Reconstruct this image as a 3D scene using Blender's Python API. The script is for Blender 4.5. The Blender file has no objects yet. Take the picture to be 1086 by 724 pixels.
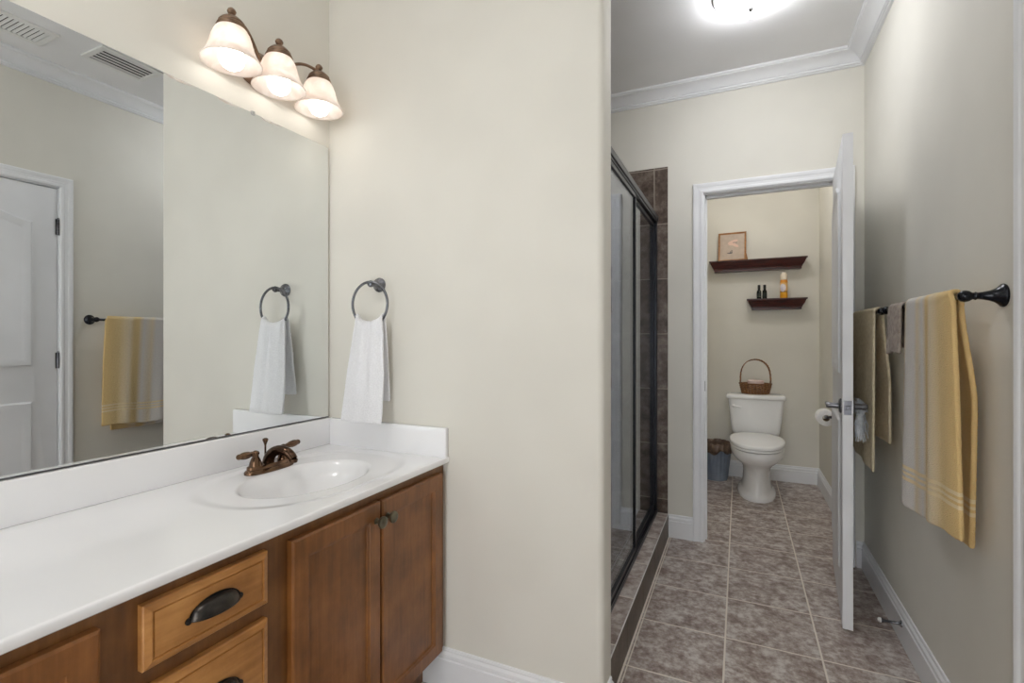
import bpy, bmesh, math, random
from math import sin, cos, pi, radians
from mathutils import Vector, Matrix

random.seed(7)
S = bpy.context.scene
C = S.collection

# ------------------------------------------------------------------ camera
FPX, TH, CY, CAMH = 524.0, 0.431, 357.4, 1.203
cam = bpy.data.cameras.new('camera')
cam.sensor_width = 36.0
cam.sensor_fit = 'HORIZONTAL'
cam.lens = FPX / 1086.0 * 36.0
cam.shift_y = -(362.0 - CY) / 1086.0
cam.clip_start = 0.02
camo = bpy.data.objects.new('camera', cam)
C.objects.link(camo)
camo.location = (0, 0, CAMH)
camo.rotation_euler = (pi / 2, 0, TH)
S.camera = camo

# ------------------------------------------------------------------ colour management, world
S.view_settings.view_transform = 'Standard'
S.view_settings.look = 'None'
S.view_settings.gamma = 1.0
S.view_settings.use_curve_mapping = False
S.view_settings.exposure = 0.14
S.cycles.use_denoising = True
S.cycles.max_bounces = 14
S.cycles.diffuse_bounces = 8
S.cycles.glossy_bounces = 6
S.cycles.transmission_bounces = 8
S.cycles.transparent_max_bounces = 16
S.cycles.caustics_reflective = True
S.cycles.caustics_refractive = False
S.cycles.sample_clamp_indirect = 4.0

W = bpy.data.worlds.new('fill_world')
S.world = W
W.use_nodes = True
W.node_tree.nodes['Background'].inputs[0].default_value = (0.93, 0.965, 1.0, 1)
W.node_tree.nodes['Background'].inputs[1].default_value = 5.4     # fill light, let in by the opening added behind the camera

BULB_POWER = 5.2      # emission of the vanity bulbs
DOME_HALL = 31.0       # emission of the hall flush-mount diffuser
FILL_DOME = 26.0  # emission of the fill dome added behind the camera
DOME_WC = 28.0

# ------------------------------------------------------------------ room dimensions
XM, XW = -1.453, 0.593          # mirror wall, right wall
YP, YPB = 1.454, 1.575          # partition faces
YF, YF2 = 3.11, 3.225           # wall with the toilet-room doorway
YB = 4.70                       # toilet-room end wall
YR = -1.75                      # rear wall
XE = -0.370                     # end of the partition
XT = -0.34                      # toilet room left wall
ZC = 2.70
DX0, DX1, DZ = -0.19, 0.492, 2.045     # doorway in the far wall
EY0, EY1 = 0.705, 1.466                # doorway of the second door in the right wall
TILE = 0.3327

# ------------------------------------------------------------------ materials
def srgb(r, g, b):
    f = lambda c: ((c / 255) / 12.92 if c / 255 <= 0.04045 else ((c / 255 + 0.055) / 1.055) ** 2.4)
    return (f(r), f(g), f(b), 1)

def new_mat(name, col=(0.8, 0.8, 0.8, 1), rough=0.5, metal=0.0, **kw):
    m = bpy.data.materials.new(name)
    m.use_nodes = True
    b = m.node_tree.nodes['Principled BSDF']
    b.inputs['Base Color'].default_value = col
    b.inputs['Roughness'].default_value = rough
    b.inputs['Metallic'].default_value = metal
    for k, v in kw.items():
        b.inputs[k.replace('_', ' ')].default_value = v
    return m

def nodes(m):
    return m.node_tree.nodes, m.node_tree.links, m.node_tree.nodes['Principled BSDF']

def add_noise(m, c1, c2, scale=5.0, detail=4.0, lo=0.35, hi=0.65, stretch=(1, 1, 1), bump=0.0, bscale=None, bdist=0.001, distort=0.0):
    n, l, b = nodes(m)
    tc = n.new('ShaderNodeTexCoord')
    mp = n.new('ShaderNodeMapping')
    mp.inputs['Scale'].default_value = stretch
    l.new(tc.outputs['Object'], mp.inputs[0])
    if c1 is not None:
        t = n.new('ShaderNodeTexNoise')
        t.inputs['Scale'].default_value = scale
        t.inputs['Detail'].default_value = detail
        t.inputs['Distortion'].default_value = distort
        l.new(mp.outputs[0], t.inputs['Vector'])
        r = n.new('ShaderNodeValToRGB')
        r.color_ramp.elements[0].position = lo
        r.color_ramp.elements[0].color = c1
        r.color_ramp.elements[1].position = hi
        r.color_ramp.elements[1].color = c2
        l.new(t.outputs['Fac'], r.inputs[0])
        l.new(r.outputs[0], b.inputs['Base Color'])
    if bump:
        t2 = n.new('ShaderNodeTexNoise')
        t2.inputs['Scale'].default_value = bscale or scale
        t2.inputs['Detail'].default_value = 3
        l.new(mp.outputs[0], t2.inputs['Vector'])
        bp = n.new('ShaderNodeBump')
        bp.inputs['Strength'].default_value = bump
        bp.inputs['Distance'].default_value = bdist
        l.new(t2.outputs['Fac'], bp.inputs['Height'])
        l.new(bp.outputs[0], b.inputs['Normal'])
    return m

M = {}
M['wall'] = add_noise(new_mat('wall_paint', rough=0.75), srgb(220, 217, 208), srgb(225, 222, 213), 3, 2, bump=0.12, bscale=260, bdist=0.0006)
M['ceiling'] = add_noise(new_mat('ceiling_paint', rough=0.9), srgb(241, 241, 242), srgb(245, 245, 246), 3, 2, bump=0.1, bscale=300, bdist=0.0006)
M['trim'] = add_noise(new_mat('white_trim_paint', rough=0.35), srgb(232, 233, 236), srgb(238, 239, 241), 4, 2)
M['door'] = add_noise(new_mat('white_door_paint', rough=0.4), srgb(228, 229, 232), srgb(235, 236, 239), 4, 2)
M['marble'] = add_noise(new_mat('cultured_marble', rough=0.16), srgb(240, 240, 242), srgb(245, 245, 247), 2.5, 3)
M['marble'].node_tree.nodes['Principled BSDF'].inputs['Coat Weight'].default_value = 0.4
M['porcelain'] = add_noise(new_mat('porcelain', rough=0.1), srgb(243, 243, 243), srgb(247, 247, 247), 2, 2)
M['seatplastic'] = add_noise(new_mat('white_seat_plastic', rough=0.22), srgb(240, 240, 240), srgb(244, 244, 244), 2, 2)
M['bronze'] = add_noise(new_mat('oil_rubbed_bronze', rough=0.15, metal=0.95), srgb(72, 54, 43), srgb(118, 92, 72), 22, 3)
M['fixture_bronze'] = add_noise(new_mat('brushed_bronze', rough=0.38, metal=0.6), srgb(112, 90, 74), srgb(146, 120, 98), 40, 3)
M['black'] = add_noise(new_mat('black_bronze', rough=0.2, metal=0.5), srgb(16, 18, 24), srgb(28, 30, 38), 20, 2)
M['nickel'] = add_noise(new_mat('aged_nickel', rough=0.26, metal=0.92), srgb(98, 99, 104), srgb(128, 129, 134), 20, 2)
M['darknickel'] = add_noise(new_mat('dark_nickel', rough=0.3, metal=0.85), srgb(92, 92, 96), srgb(120, 120, 124), 20, 2)
M['antique'] = add_noise(new_mat('antique_pewter', rough=0.3, metal=0.85), srgb(96, 92, 78), srgb(132, 126, 106), 30, 2)
M['pull'] = add_noise(new_mat('rubbed_dark_pull', rough=0.34, metal=0.8), srgb(46, 44, 43), srgb(84, 78, 72), 26, 3)
M['chrome'] = add_noise(new_mat('chrome', rough=0.12, metal=1.0), srgb(190, 192, 196), srgb(205, 207, 210), 20, 2)
M['frameblack'] = add_noise(new_mat('dark_shower_frame', rough=0.3, metal=0.5), srgb(30, 32, 37), srgb(42, 44, 50), 20, 2)
M['mirror'] = new_mat('mirror_silver', (0.86, 0.87, 0.87, 1), 0.0, 1.0)
add_noise(M['mirror'], srgb(232, 235, 235), srgb(234, 237, 237), 2, 1)
M['mirroredge'] = new_mat('mirror_edge', srgb(120, 128, 126), 0.2)
M['dark'] = new_mat('dark_void', srgb(14, 12, 11), 0.8)
M['towelwhite'] = add_noise(new_mat('white_terry', rough=0.95), srgb(240, 240, 243), srgb(247, 247, 250), 200, 3, bump=0.9, bscale=380, bdist=0.004)
M['wash'] = add_noise(new_mat('mauve_terry', rough=0.95), srgb(150, 138, 130), srgb(180, 168, 158), 60, 3, bump=0.8, bscale=380, bdist=0.003)
M['tan'] = add_noise(new_mat('tan_terry', rough=0.95), srgb(206, 192, 164), srgb(222, 210, 184), 60, 3, bump=0.8, bscale=380, bdist=0.003)
M['shelf'] = add_noise(new_mat('cherry_shelf', rough=0.3), srgb(44, 16, 14), srgb(74, 28, 22), 14, 4, stretch=(1, 8, 8))
M['picture_wood'] = add_noise(new_mat('golden_oak_frame', rough=0.45), srgb(140, 92, 48), srgb(178, 126, 72), 20, 4, stretch=(1, 1, 6))
M['bottle'] = new_mat('dark_bottle_glass', srgb(12, 26, 18), 0.1)
add_noise(M['bottle'], srgb(10, 20, 14), srgb(18, 34, 24), 20, 2)
M['cap'] = add_noise(new_mat('black_cap', rough=0.4), srgb(12, 12, 12), srgb(24, 24, 24), 20, 2)
M['paper'] = add_noise(new_mat('toilet_paper', rough=0.95), srgb(240, 240, 240), srgb(250, 250, 250), 40, 3, bump=0.3, bscale=200)
M['pinkpaper'] = add_noise(new_mat('pale_pink_paper', rough=0.95), srgb(232, 208, 204), srgb(242, 222, 218), 40, 3)
M['card'] = add_noise(new_mat('cardboard', rough=0.9), srgb(150, 122, 92), srgb(168, 140, 108), 40, 3)
M['bag'] = add_noise(new_mat('brown_liner', rough=0.35), srgb(84, 66, 54), srgb(128, 106, 90), 22, 5, bump=0.5, bscale=60, bdist=0.003)
M['bucket'] = add_noise(new_mat('blue_grey_bucket', rough=0.45), srgb(122, 134, 152), srgb(142, 154, 170), 8, 3)
M['silverribbon'] = add_noise(new_mat('silver_organza', rough=0.4), srgb(200, 204, 210), srgb(232, 236, 240), 30, 2)
M['plate'] = add_noise(new_mat('switch_plastic', rough=0.3), srgb(236, 236, 234), srgb(240, 240, 238), 10, 2)
M['rubber'] = add_noise(new_mat('white_rubber', rough=0.6), srgb(214, 214, 212), srgb(224, 224, 222), 10, 2)

def wood(name, c1, c2, c3, axis, rough=0.33):
    """stained maple: broad blotches under fine streaks that run along axis"""
    m = new_mat(name, rough=rough)
    n, l, b = nodes(m)
    tc = n.new('ShaderNodeTexCoord')
    mp = n.new('ShaderNodeMapping')
    st = [22, 22, 22]
    st[axis] = 1.6
    mp.inputs['Scale'].default_value = st
    l.new(tc.outputs['Object'], mp.inputs[0])
    t = n.new('ShaderNodeTexNoise'); t.inputs['Scale'].default_value = 3.2; t.inputs['Detail'].default_value = 7; t.inputs['Roughness'].default_value = 0.6
    l.new(mp.outputs[0], t.inputs['Vector'])
    t2 = n.new('ShaderNodeTexNoise'); t2.inputs['Scale'].default_value = 8; t2.inputs['Detail'].default_value = 6; t2.inputs['Roughness'].default_value = 0.6
    l.new(tc.outputs['Object'], t2.inputs['Vector'])
    r = n.new('ShaderNodeValToRGB')
    r.color_ramp.elements[0].position = 0.3; r.color_ramp.elements[0].color = c1
    r.color_ramp.elements[1].position = 0.72; r.color_ramp.elements[1].color = c3
    e = r.color_ramp.elements.new(0.5); e.color = c2
    mx = n.new('ShaderNodeMix'); mx.data_type = 'FLOAT'
    mx.inputs[0].default_value = 0.62
    l.new(t.outputs['Fac'], mx.inputs[2]); l.new(t2.outputs['Fac'], mx.inputs[3])
    l.new(mx.outputs[0], r.inputs[0]); l.new(r.outputs[0], b.inputs['Base Color'])
    b.inputs['Coat Weight'].default_value = 0.12
    b.inputs['Coat Roughness'].default_value = 0.25
    return m

M['woodv'] = wood('maple_upright_grain', srgb(88, 52, 22), srgb(126, 79, 37), srgb(156, 102, 54), 2)
M['woodh'] = wood('maple_level_grain', srgb(136, 88, 42), srgb(176, 122, 66), srgb(208, 154, 92), 1)
M['woodframe'] = wood('maple_face_frame', srgb(84, 52, 25), srgb(114, 74, 38), srgb(142, 98, 54), 2)

def tile_mat(name, ax, ay, ox, oy, c1, c2, c3, grout, gw=0.007, pitch=TILE, pitch2=None, extra=None, rough=0.4, big=6.0, skipx=False):
    """square tiles with grout in object space along the axes ax and ay"""
    m = new_mat(name, rough=rough)
    n, l, b = nodes(m)
    tc = n.new('ShaderNodeTexCoord')
    sp = n.new('ShaderNodeSeparateXYZ')
    l.new(tc.outputs['Object'], sp.inputs[0])
    def mth(op, a, v=None, **k):
        x = n.new('ShaderNodeMath'); x.operation = op
        if hasattr(a, 'links'): l.new(a, x.inputs[0])
        else: x.inputs[0].default_value = a
        if v is not None:
            if hasattr(v, 'links'): l.new(v, x.inputs[1])
            else: x.inputs[1].default_value = v
        return x.outputs[0]
    def line(axis, off, pt):
        a = mth('SUBTRACT', sp.outputs[axis], off)
        a = mth('DIVIDE', a, pt)
        cell = mth('FLOOR', mth('ADD', a, 0.5))
        d = mth('MULTIPLY', mth('ABSOLUTE', mth('SUBTRACT', a, cell)), pt)
        idx = mth('FLOOR', a)
        mr = n.new('ShaderNodeMapRange'); mr.inputs[1].default_value = gw * 0.35; mr.inputs[2].default_value = gw * 0.62
        l.new(d, mr.inputs[0])
        return mr.outputs[0], idx      # 0 in grout, 1 on tile
    g2, i2 = line(ay, oy, pitch2 or pitch)
    if skipx:
        g, i1 = g2, i2
    else:
        g1, i1 = line(ax, ox, pitch)
        g = mth('MINIMUM', g1, g2)
    if extra is not None:
        d = mth('ABSOLUTE', mth('SUBTRACT', sp.outputs[ax], extra))
        mr = n.new('ShaderNodeMapRange'); mr.inputs[1].default_value = gw * 0.25; mr.inputs[2].default_value = gw * 0.45
        l.new(d, mr.inputs[0]); g = mth('MINIMUM', g, mr.outputs[0])
    # per-tile offset of the pattern
    cb = n.new('ShaderNodeCombineXYZ')
    l.new(mth('MULTIPLY', i1, 3.7), cb.inputs[0]); l.new(mth('MULTIPLY', i2, 5.3), cb.inputs[1]); l.new(mth('ADD', i1, i2), cb.inputs[2])
    va = n.new('ShaderNodeVectorMath'); va.operation = 'ADD'
    l.new(tc.outputs['Object'], va.inputs[0]); l.new(cb.outputs[0], va.inputs[1])
    t = n.new('ShaderNodeTexNoise'); t.inputs['Scale'].default_value = big; t.inputs['Detail'].default_value = 8; t.inputs['Roughness'].default_value = 0.68; t.inputs['Distortion'].default_value = 0.15
    l.new(va.outputs[0], t.inputs['Vector'])
    r = n.new('ShaderNodeValToRGB')
    r.color_ramp.elements[0].position = 0.41; r.color_ramp.elements[0].color = c1
    r.color_ramp.elements[1].position = 0.59; r.color_ramp.elements[1].color = c3
    e = r.color_ramp.elements.new(0.5); e.color = c2
    tb = n.new('ShaderNodeTexNoise'); tb.inputs['Scale'].default_value = big * 3.2; tb.inputs['Detail'].default_value = 6; tb.inputs['Roughness'].default_value = 0.7
    l.new(va.outputs[0], tb.inputs['Vector'])
    av = mth('MULTIPLY', mth('ADD', t.outputs['Fac'], tb.outputs['Fac']), 0.5)
    l.new(av, r.inputs[0])
    mx = n.new('ShaderNodeMix'); mx.data_type = 'RGBA'
    mx.inputs[6].default_value = grout
    l.new(g, mx.inputs[0]); l.new(r.outputs[0], mx.inputs[7])
    l.new(mx.outputs[2], b.inputs['Base Color'])
    rr = n.new('ShaderNodeMapRange'); rr.inputs[3].default_value = 0.9; rr.inputs[4].default_value = rough
    l.new(g, rr.inputs[0]); l.new(rr.outputs[0], b.inputs['Roughness'])
    bp = n.new('ShaderNodeBump'); bp.inputs['Strength'].default_value = 0.5; bp.inputs['Distance'].default_value = 0.003
    ad = mth('ADD', g, mth('MULTIPLY', t.outputs['Fac'], 0.5))
    l.new(ad, bp.inputs['Height']); l.new(bp.outputs[0], b.inputs['Normal'])
    return m

TC1, TC2, TC3 = srgb(128, 110, 102), srgb(168, 155, 148), srgb(206, 200, 195)
GR = srgb(228, 219, 208)
M['floor'] = tile_mat('floor_tile', 0, 1, -0.0507, 4.152, TC1, TC2, TC3, GR, gw=0.007, extra=-0.3725, rough=0.38, big=11.0)
D1, D2, D3 = srgb(66, 54, 46), srgb(94, 80, 71), srgb(124, 112, 103)
M['tilewall_y'] = tile_mat('shower_tile_far', 0, 2, -0.470, 0.225, D1, D2, D3, srgb(152, 142, 131), gw=0.006, rough=0.35, big=8)
M['tilewall_x'] = tile_mat('shower_tile_side', 1, 2, 3.10, 0.225, D1, D2, D3, srgb(152, 142, 131), gw=0.006, rough=0.35, big=8)
M['showerfloor'] = tile_mat('shower_floor_tile', 0, 1, -0.5, 3.1, D1, D2, D3, srgb(152, 142, 131), gw=0.006, pitch=0.1, rough=0.4, big=8)
M['curbtop'] = tile_mat('curb_top_tile', 0, 1, -0.382, 3.03, TC1, TC2, TC3, GR, gw=0.006, pitch=0.14, pitch2=TILE, rough=0.38)
M['curbside'] = tile_mat('curb_side_tile', 0, 1, 0, 2.90, srgb(62, 50, 40), srgb(78, 64, 52), srgb(96, 82, 70), srgb(110, 98, 84), gw=0.005, pitch2=TILE, rough=0.4, skipx=True)

def shade_glass():
    """alabaster bell glass: lets the bulb's light through, softly"""
    m = bpy.data.materials.new('alabaster_glass'); m.use_nodes = True
    n, l = m.node_tree.nodes, m.node_tree.links
    n.remove(n['Principled BSDF'])
    out = n['Material Output']
    tc = n.new('ShaderNodeTexCoord')
    t = n.new('ShaderNodeTexNoise'); t.inputs['Scale'].default_value = 14; t.inputs['Detail'].default_value = 5; t.inputs['Distortion'].default_value = 1.5
    l.new(tc.outputs['Object'], t.inputs['Vector'])
    r = n.new('ShaderNodeValToRGB')
    r.color_ramp.elements[0].position = 0.35; r.color_ramp.elements[0].color = srgb(236, 226, 219)
    r.color_ramp.elements[1].position = 0.65; r.color_ramp.elements[1].color = srgb(250, 246, 242)
    l.new(t.outputs['Fac'], r.inputs[0])
    tl = n.new('ShaderNodeBsdfTranslucent'); df = n.new('ShaderNodeBsdfDiffuse'); gl = n.new('ShaderNodeBsdfGlossy'); tr = n.new('ShaderNodeBsdfTransparent')
    gl.inputs['Roughness'].default_value = 0.15
    l.new(r.outputs[0], tl.inputs[0]); l.new(r.outputs[0], df.inputs[0]); l.new(r.outputs[0], tr.inputs[0])
    a = n.new('ShaderNodeMixShader'); a.inputs[0].default_value = 0.45
    l.new(tl.outputs[0], a.inputs[1]); l.new(df.outputs[0], a.inputs[2])
    b_ = n.new('ShaderNodeMixShader'); b_.inputs[0].default_value = 0.06
    l.new(a.outputs[0], b_.inputs[1]); l.new(gl.outputs[0], b_.inputs[2])
    c_ = n.new('ShaderNodeMixShader'); c_.inputs[0].default_value = 0.12
    l.new(b_.outputs[0], c_.inputs[1]); l.new(tr.outputs[0], c_.inputs[2])
    l.new(c_.outputs[0], out.inputs[0])
    return m
M['shade'] = shade_glass()

def clear_glass(name, tint, ior=1.5):
    m = bpy.data.materials.new(name); m.use_nodes = True
    n, l = m.node_tree.nodes, m.node_tree.links
    n.remove(n['Principled BSDF'])
    out = n['Material Output']
    tr = n.new('ShaderNodeBsdfTransparent'); tr.inputs[0].default_value = tint
    gl = n.new('ShaderNodeBsdfGlossy'); gl.inputs['Roughness'].default_value = 0.02
    gl.inputs[0].default_value = (0.96, 0.98, 1.0, 1)
    # both faces of the pane share one Fresnel curve
    geo = n.new('ShaderNodeNewGeometry')
    dot = n.new('ShaderNodeVectorMath'); dot.operation = 'DOT_PRODUCT'
    l.new(geo.outputs['Incoming'], dot.inputs[0]); l.new(geo.outputs['True Normal'], dot.inputs[1])
    ab = n.new('ShaderNodeMath'); ab.operation = 'ABSOLUTE'; l.new(dot.outputs['Value'], ab.inputs[0])
    om = n.new('ShaderNodeMath'); om.operation = 'SUBTRACT'; om.inputs[0].default_value = 1; l.new(ab.outputs[0], om.inputs[1])
    pw = n.new('ShaderNodeMath'); pw.operation = 'POWER'; l.new(om.outputs[0], pw.inputs[0]); pw.inputs[1].default_value = 5
    ma = n.new('ShaderNodeMath'); ma.operation = 'MULTIPLY_ADD'; l.new(pw.outputs[0], ma.inputs[0]); ma.inputs[1].default_value = 0.96; ma.inputs[2].default_value = 0.04
    mx = n.new('ShaderNodeMixShader')
    l.new(ma.outputs[0], mx.inputs[0]); l.new(tr.outputs[0], mx.inputs[1]); l.new(gl.outputs[0], mx.inputs[2])
    l.new(mx.outputs[0], out.inputs[0])
    return m
M['glass'] = clear_glass('shower_glass', (0.80, 0.83, 0.86, 1))

def emit(name, col, strength):
    m = bpy.data.materials.new(name); m.use_nodes = True
    n, l = m.node_tree.nodes, m.node_tree.links
    n.remove(n['Principled BSDF'])
    e = n.new('ShaderNodeEmission'); e.inputs[0].default_value = col; e.inputs[1].default_value = strength
    l.new(e.outputs[0], n['Material Output'].inputs[0])
    return m
M['bulb'] = emit('lit_bulb', (1.0, 0.95, 0.89, 1), BULB_POWER)
M['dome_hall'] = emit('lit_dome_hall', (0.97, 0.98, 1.0, 1), DOME_HALL)
M['fill_dome'] = emit('fill_dome_rear', (1.0, 0.99, 0.975, 1), FILL_DOME)
M['dome_wc'] = emit('lit_dome_toilet_room', (1.0, 0.98, 0.95, 1), DOME_WC)

def sheen_towel():
    """gold terry with grey sheen painted in as soft lengthwise bands and a flat woven border near the hem"""
    m = new_mat('gold_terry_painted_sheen', rough=0.95)
    n, l, b = nodes(m)
    tc = n.new('ShaderNodeTexCoord')
    at = n.new('ShaderNodeAttribute'); at.attribute_name = 'cloth'
    sp = n.new('ShaderNodeSeparateXYZ'); l.new(at.outputs['Vector'], sp.inputs[0])
    ns = n.new('ShaderNodeTexNoise'); ns.inputs['Scale'].default_value = 90; ns.inputs['Detail'].default_value = 3
    l.new(tc.outputs['Object'], ns.inputs['Vector'])
    r = n.new('ShaderNodeValToRGB')
    els = r.color_ramp.elements
    gold, grey, pale = srgb(222, 196, 146), srgb(210, 205, 200), srgb(222, 206, 178)  # grey and pale bands: the cloth's sheen painted into its colour
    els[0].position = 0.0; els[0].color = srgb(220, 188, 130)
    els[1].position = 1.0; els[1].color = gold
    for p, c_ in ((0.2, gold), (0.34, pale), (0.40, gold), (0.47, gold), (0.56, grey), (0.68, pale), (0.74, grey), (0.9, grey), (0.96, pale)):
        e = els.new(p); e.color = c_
    l.new(sp.outputs[0], r.inputs[0])
    # border lines across
    br = n.new('ShaderNodeValToRGB'); br.color_ramp.interpolation = 'CONSTANT'
    bl = br.color_ramp.elements
    bl[0].position = 0; bl[0].color = (0, 0, 0, 1)
    bl[1].position = 0.12; bl[1].color = (1, 1, 1, 1)
    for p, c_ in ((0.135, 0), (0.145, 1), (0.16, 0), (0.17, 1), (0.185, 0)):
        e = bl.new(p); e.color = (c_, c_, c_, 1)
    l.new(sp.outputs[1], br.inputs[0])
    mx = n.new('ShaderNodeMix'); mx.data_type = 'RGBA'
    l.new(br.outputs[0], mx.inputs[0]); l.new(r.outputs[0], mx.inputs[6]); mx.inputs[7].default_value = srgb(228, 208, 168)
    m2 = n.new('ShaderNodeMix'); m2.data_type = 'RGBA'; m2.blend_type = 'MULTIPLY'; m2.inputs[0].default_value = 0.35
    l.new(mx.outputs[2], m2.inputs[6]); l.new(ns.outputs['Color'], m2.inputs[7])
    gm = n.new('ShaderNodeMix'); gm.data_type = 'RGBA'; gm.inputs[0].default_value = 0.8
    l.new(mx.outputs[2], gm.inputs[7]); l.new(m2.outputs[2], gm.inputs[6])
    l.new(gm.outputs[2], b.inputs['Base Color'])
    n2 = n.new('ShaderNodeTexNoise'); n2.inputs['Scale'].default_value = 380; n2.inputs['Detail'].default_value = 2
    l.new(tc.outputs['Object'], n2.inputs['Vector'])
    inv = n.new('ShaderNodeMath'); inv.operation = 'SUBTRACT'; inv.inputs[0].default_value = 1.0
    l.new(br.outputs[0], inv.inputs[1])
    mm = n.new('ShaderNodeMath'); mm.operation = 'MULTIPLY'; l.new(inv.outputs[0], mm.inputs[0]); l.new(n2.outputs['Fac'], mm.inputs[1])
    bp = n.new('ShaderNodeBump'); bp.inputs['Strength'].default_value = 0.9; bp.inputs['Distance'].default_value = 0.003
    l.new(mm.outputs[0], bp.inputs['Height']); l.new(bp.outputs[0], b.inputs['Normal'])
    return m
M['goldtowel'] = sheen_towel()

def weave_mat(name, c1, c2):
    m = new_mat(name, rough=0.6)
    n, l, b = nodes(m)
    tc = n.new('ShaderNodeTexCoord')
    t = n.new('ShaderNodeTexNoise'); t.inputs['Scale'].default_value = 60; t.inputs['Detail'].default_value = 4
    l.new(tc.outputs['Object'], t.inputs['Vector'])
    r = n.new('ShaderNodeValToRGB'); r.color_ramp.elements[0].position = 0.35; r.color_ramp.elements[1].position = 0.65
    r.color_ramp.elements[0].color = c1; r.color_ramp.elements[1].color = c2
    l.new(t.outputs['Fac'], r.inputs[0]); l.new(r.outputs[0], b.inputs['Base Color'])
    return m
M['wicker'] = weave_mat('wicker', srgb(96, 62, 36), srgb(158, 112, 70))

# ------------------------------------------------------------------ geometry helpers
def link_mesh(name, bm, mat, parent=None, loc=(0, 0, 0), smooth=None):
    bmesh.ops.recalc_face_normals(bm, faces=bm.faces)
    me = bpy.data.meshes.new(name)
    bm.to_mesh(me); bm.free()
    if isinstance(mat, (list, tuple)):
        for x in mat: me.materials.append(x)
    else:
        me.materials.append(mat)
    o = bpy.data.objects.new(name, me)
    C.objects.link(o)
    o.location = loc
    if parent is not None: o.parent = parent
    if smooth is not None:
        for p in me.polygons: p.use_smooth = True
        if smooth < 180:
            me.set_sharp_from_angle(angle=radians(smooth))
    return o

def tag(o, label=None, cat=None, group=None, kind=None):
    if label: o['label'] = label
    if cat: o['category'] = cat
    if group: o['group'] = group
    if kind: o['kind'] = kind
    return o

def thing(name, label, cat, loc=(0, 0, 0), rotz=0, group=None):
    o = bpy.data.objects.new(name, None)
    C.objects.link(o)
    o.empty_display_size = 0.05
    o.location = loc
    o.rotation_euler = (0, 0, rotz)
    return tag(o, label, cat, group)

def struct(name, bm, mat, smooth=None):
    return tag(link_mesh(name, bm, mat, smooth=smooth), kind='structure')

def NB(): return bmesh.new()

def box(bm, x0, x1, y0, y1, z0, z1, bevel=0.0, seg=2, mi=0):
    r = bmesh.ops.create_cube(bm, size=1.0)
    vs = r['verts']
    for v in vs:
        v.co = Vector(((x0 + x1) / 2 + v.co.x * (x1 - x0), (y0 + y1) / 2 + v.co.y * (y1 - y0), (z0 + z1) / 2 + v.co.z * (z1 - z0)))
    if bevel:
        es = list({e for v in vs for e in v.link_edges})
        rr = bmesh.ops.bevel(bm, geom=es, offset=bevel, segments=seg, affect='EDGES', profile=0.5)
    if mi:
        for f in {f for v in vs if v.is_valid for f in v.link_faces}: f.material_index = mi
    return bm

def frame_of(d):
    d = d.normalized()
    up = Vector((0, 0, 1)) if abs(d.z) < 0.95 else Vector((1, 0, 0))
    a = d.cross(up).normalized()
    return a, d.cross(a).normalized()

def tube(bm, pts, rad, n=12, closed=False, cap=True):
    pts = [Vector(p) for p in pts]
    rads = rad if isinstance(rad, (list, tuple)) else [rad] * len(pts)
    rings = []
    N = len(pts)
    pa = None
    for i, p in enumerate(pts):
        if closed:
            d = (pts[(i + 1) % N] - pts[(i - 1) % N]).normalized()
        else:
            d = (pts[min(i + 1, N - 1)] - pts[max(i - 1, 0)]).normalized()
        if pa is None:
            a, b = frame_of(d)
        else:
            a = (pa - d * pa.dot(d)).normalized()
            b = d.cross(a).normalized()
        pa = a
        rings.append([bm.verts.new(p + (a * cos(2 * pi * k / n) + b * sin(2 * pi * k / n)) * rads[i]) for k in range(n)])
    for i in range(N if closed else N - 1):
        A, B = rings[i], rings[(i + 1) % N]
        for k in range(n):
            bm.faces.new((A[k], A[(k + 1) % n], B[(k + 1) % n], B[k]))
    if cap and not closed:
        bm.faces.new(rings[0]); bm.faces.new(rings[-1])
    return bm

def lathe(bm, prof, n=32, origin=(0, 0, 0), axis=(0, 0, 1), cap=True, sx=1.0, sy=1.0):
    """prof: list of (radius, height) along axis from origin"""
    o = Vector(origin); d = Vector(axis).normalized()
    if abs(d.z) > 0.99:
        a, b = Vector((1, 0, 0)), Vector((0, 1, 0))
    else:
        a, b = frame_of(d)
    rings = []
    for r, h in prof:
        if r < 1e-6:
            rings.append([bm.verts.new(o + d * h)])
        else:
            rings.append([bm.verts.new(o + d * h + a * (r * sx * cos(2 * pi * k / n)) + b * (r * sy * sin(2 * pi * k / n))) for k in range(n)])
    for A, B in zip(rings, rings[1:]):
        for k in range(n):
            k2 = (k + 1) % n
            if len(A) == 1 and len(B) == 1: continue
            if len(A) == 1: bm.faces.new((A[0], B[k2], B[k]))
            elif len(B) == 1: bm.faces.new((A[k], A[k2], B[0]))
            else: bm.faces.new((A[k], A[k2], B[k2], B[k]))
    if cap:
        for R_ in (rings[0], rings[-1]):
            if len(R_) > 2: bm.faces.new(R_)
    return bm

def loft(bm, rings, closed_ring=True, cap=True):
    """rings: lists of points of equal length"""
    V = [[bm.verts.new(p) for p in r] for r in rings]
    n = len(V[0])
    for A, B in zip(V, V[1:]):
        for k in range(n if closed_ring else n - 1):
            bm.faces.new((A[k], A[(k + 1) % n], B[(k + 1) % n], B[k]))
    if cap and closed_ring:
        bm.faces.new(V[0]); bm.faces.new(V[-1])
    return bm

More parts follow.
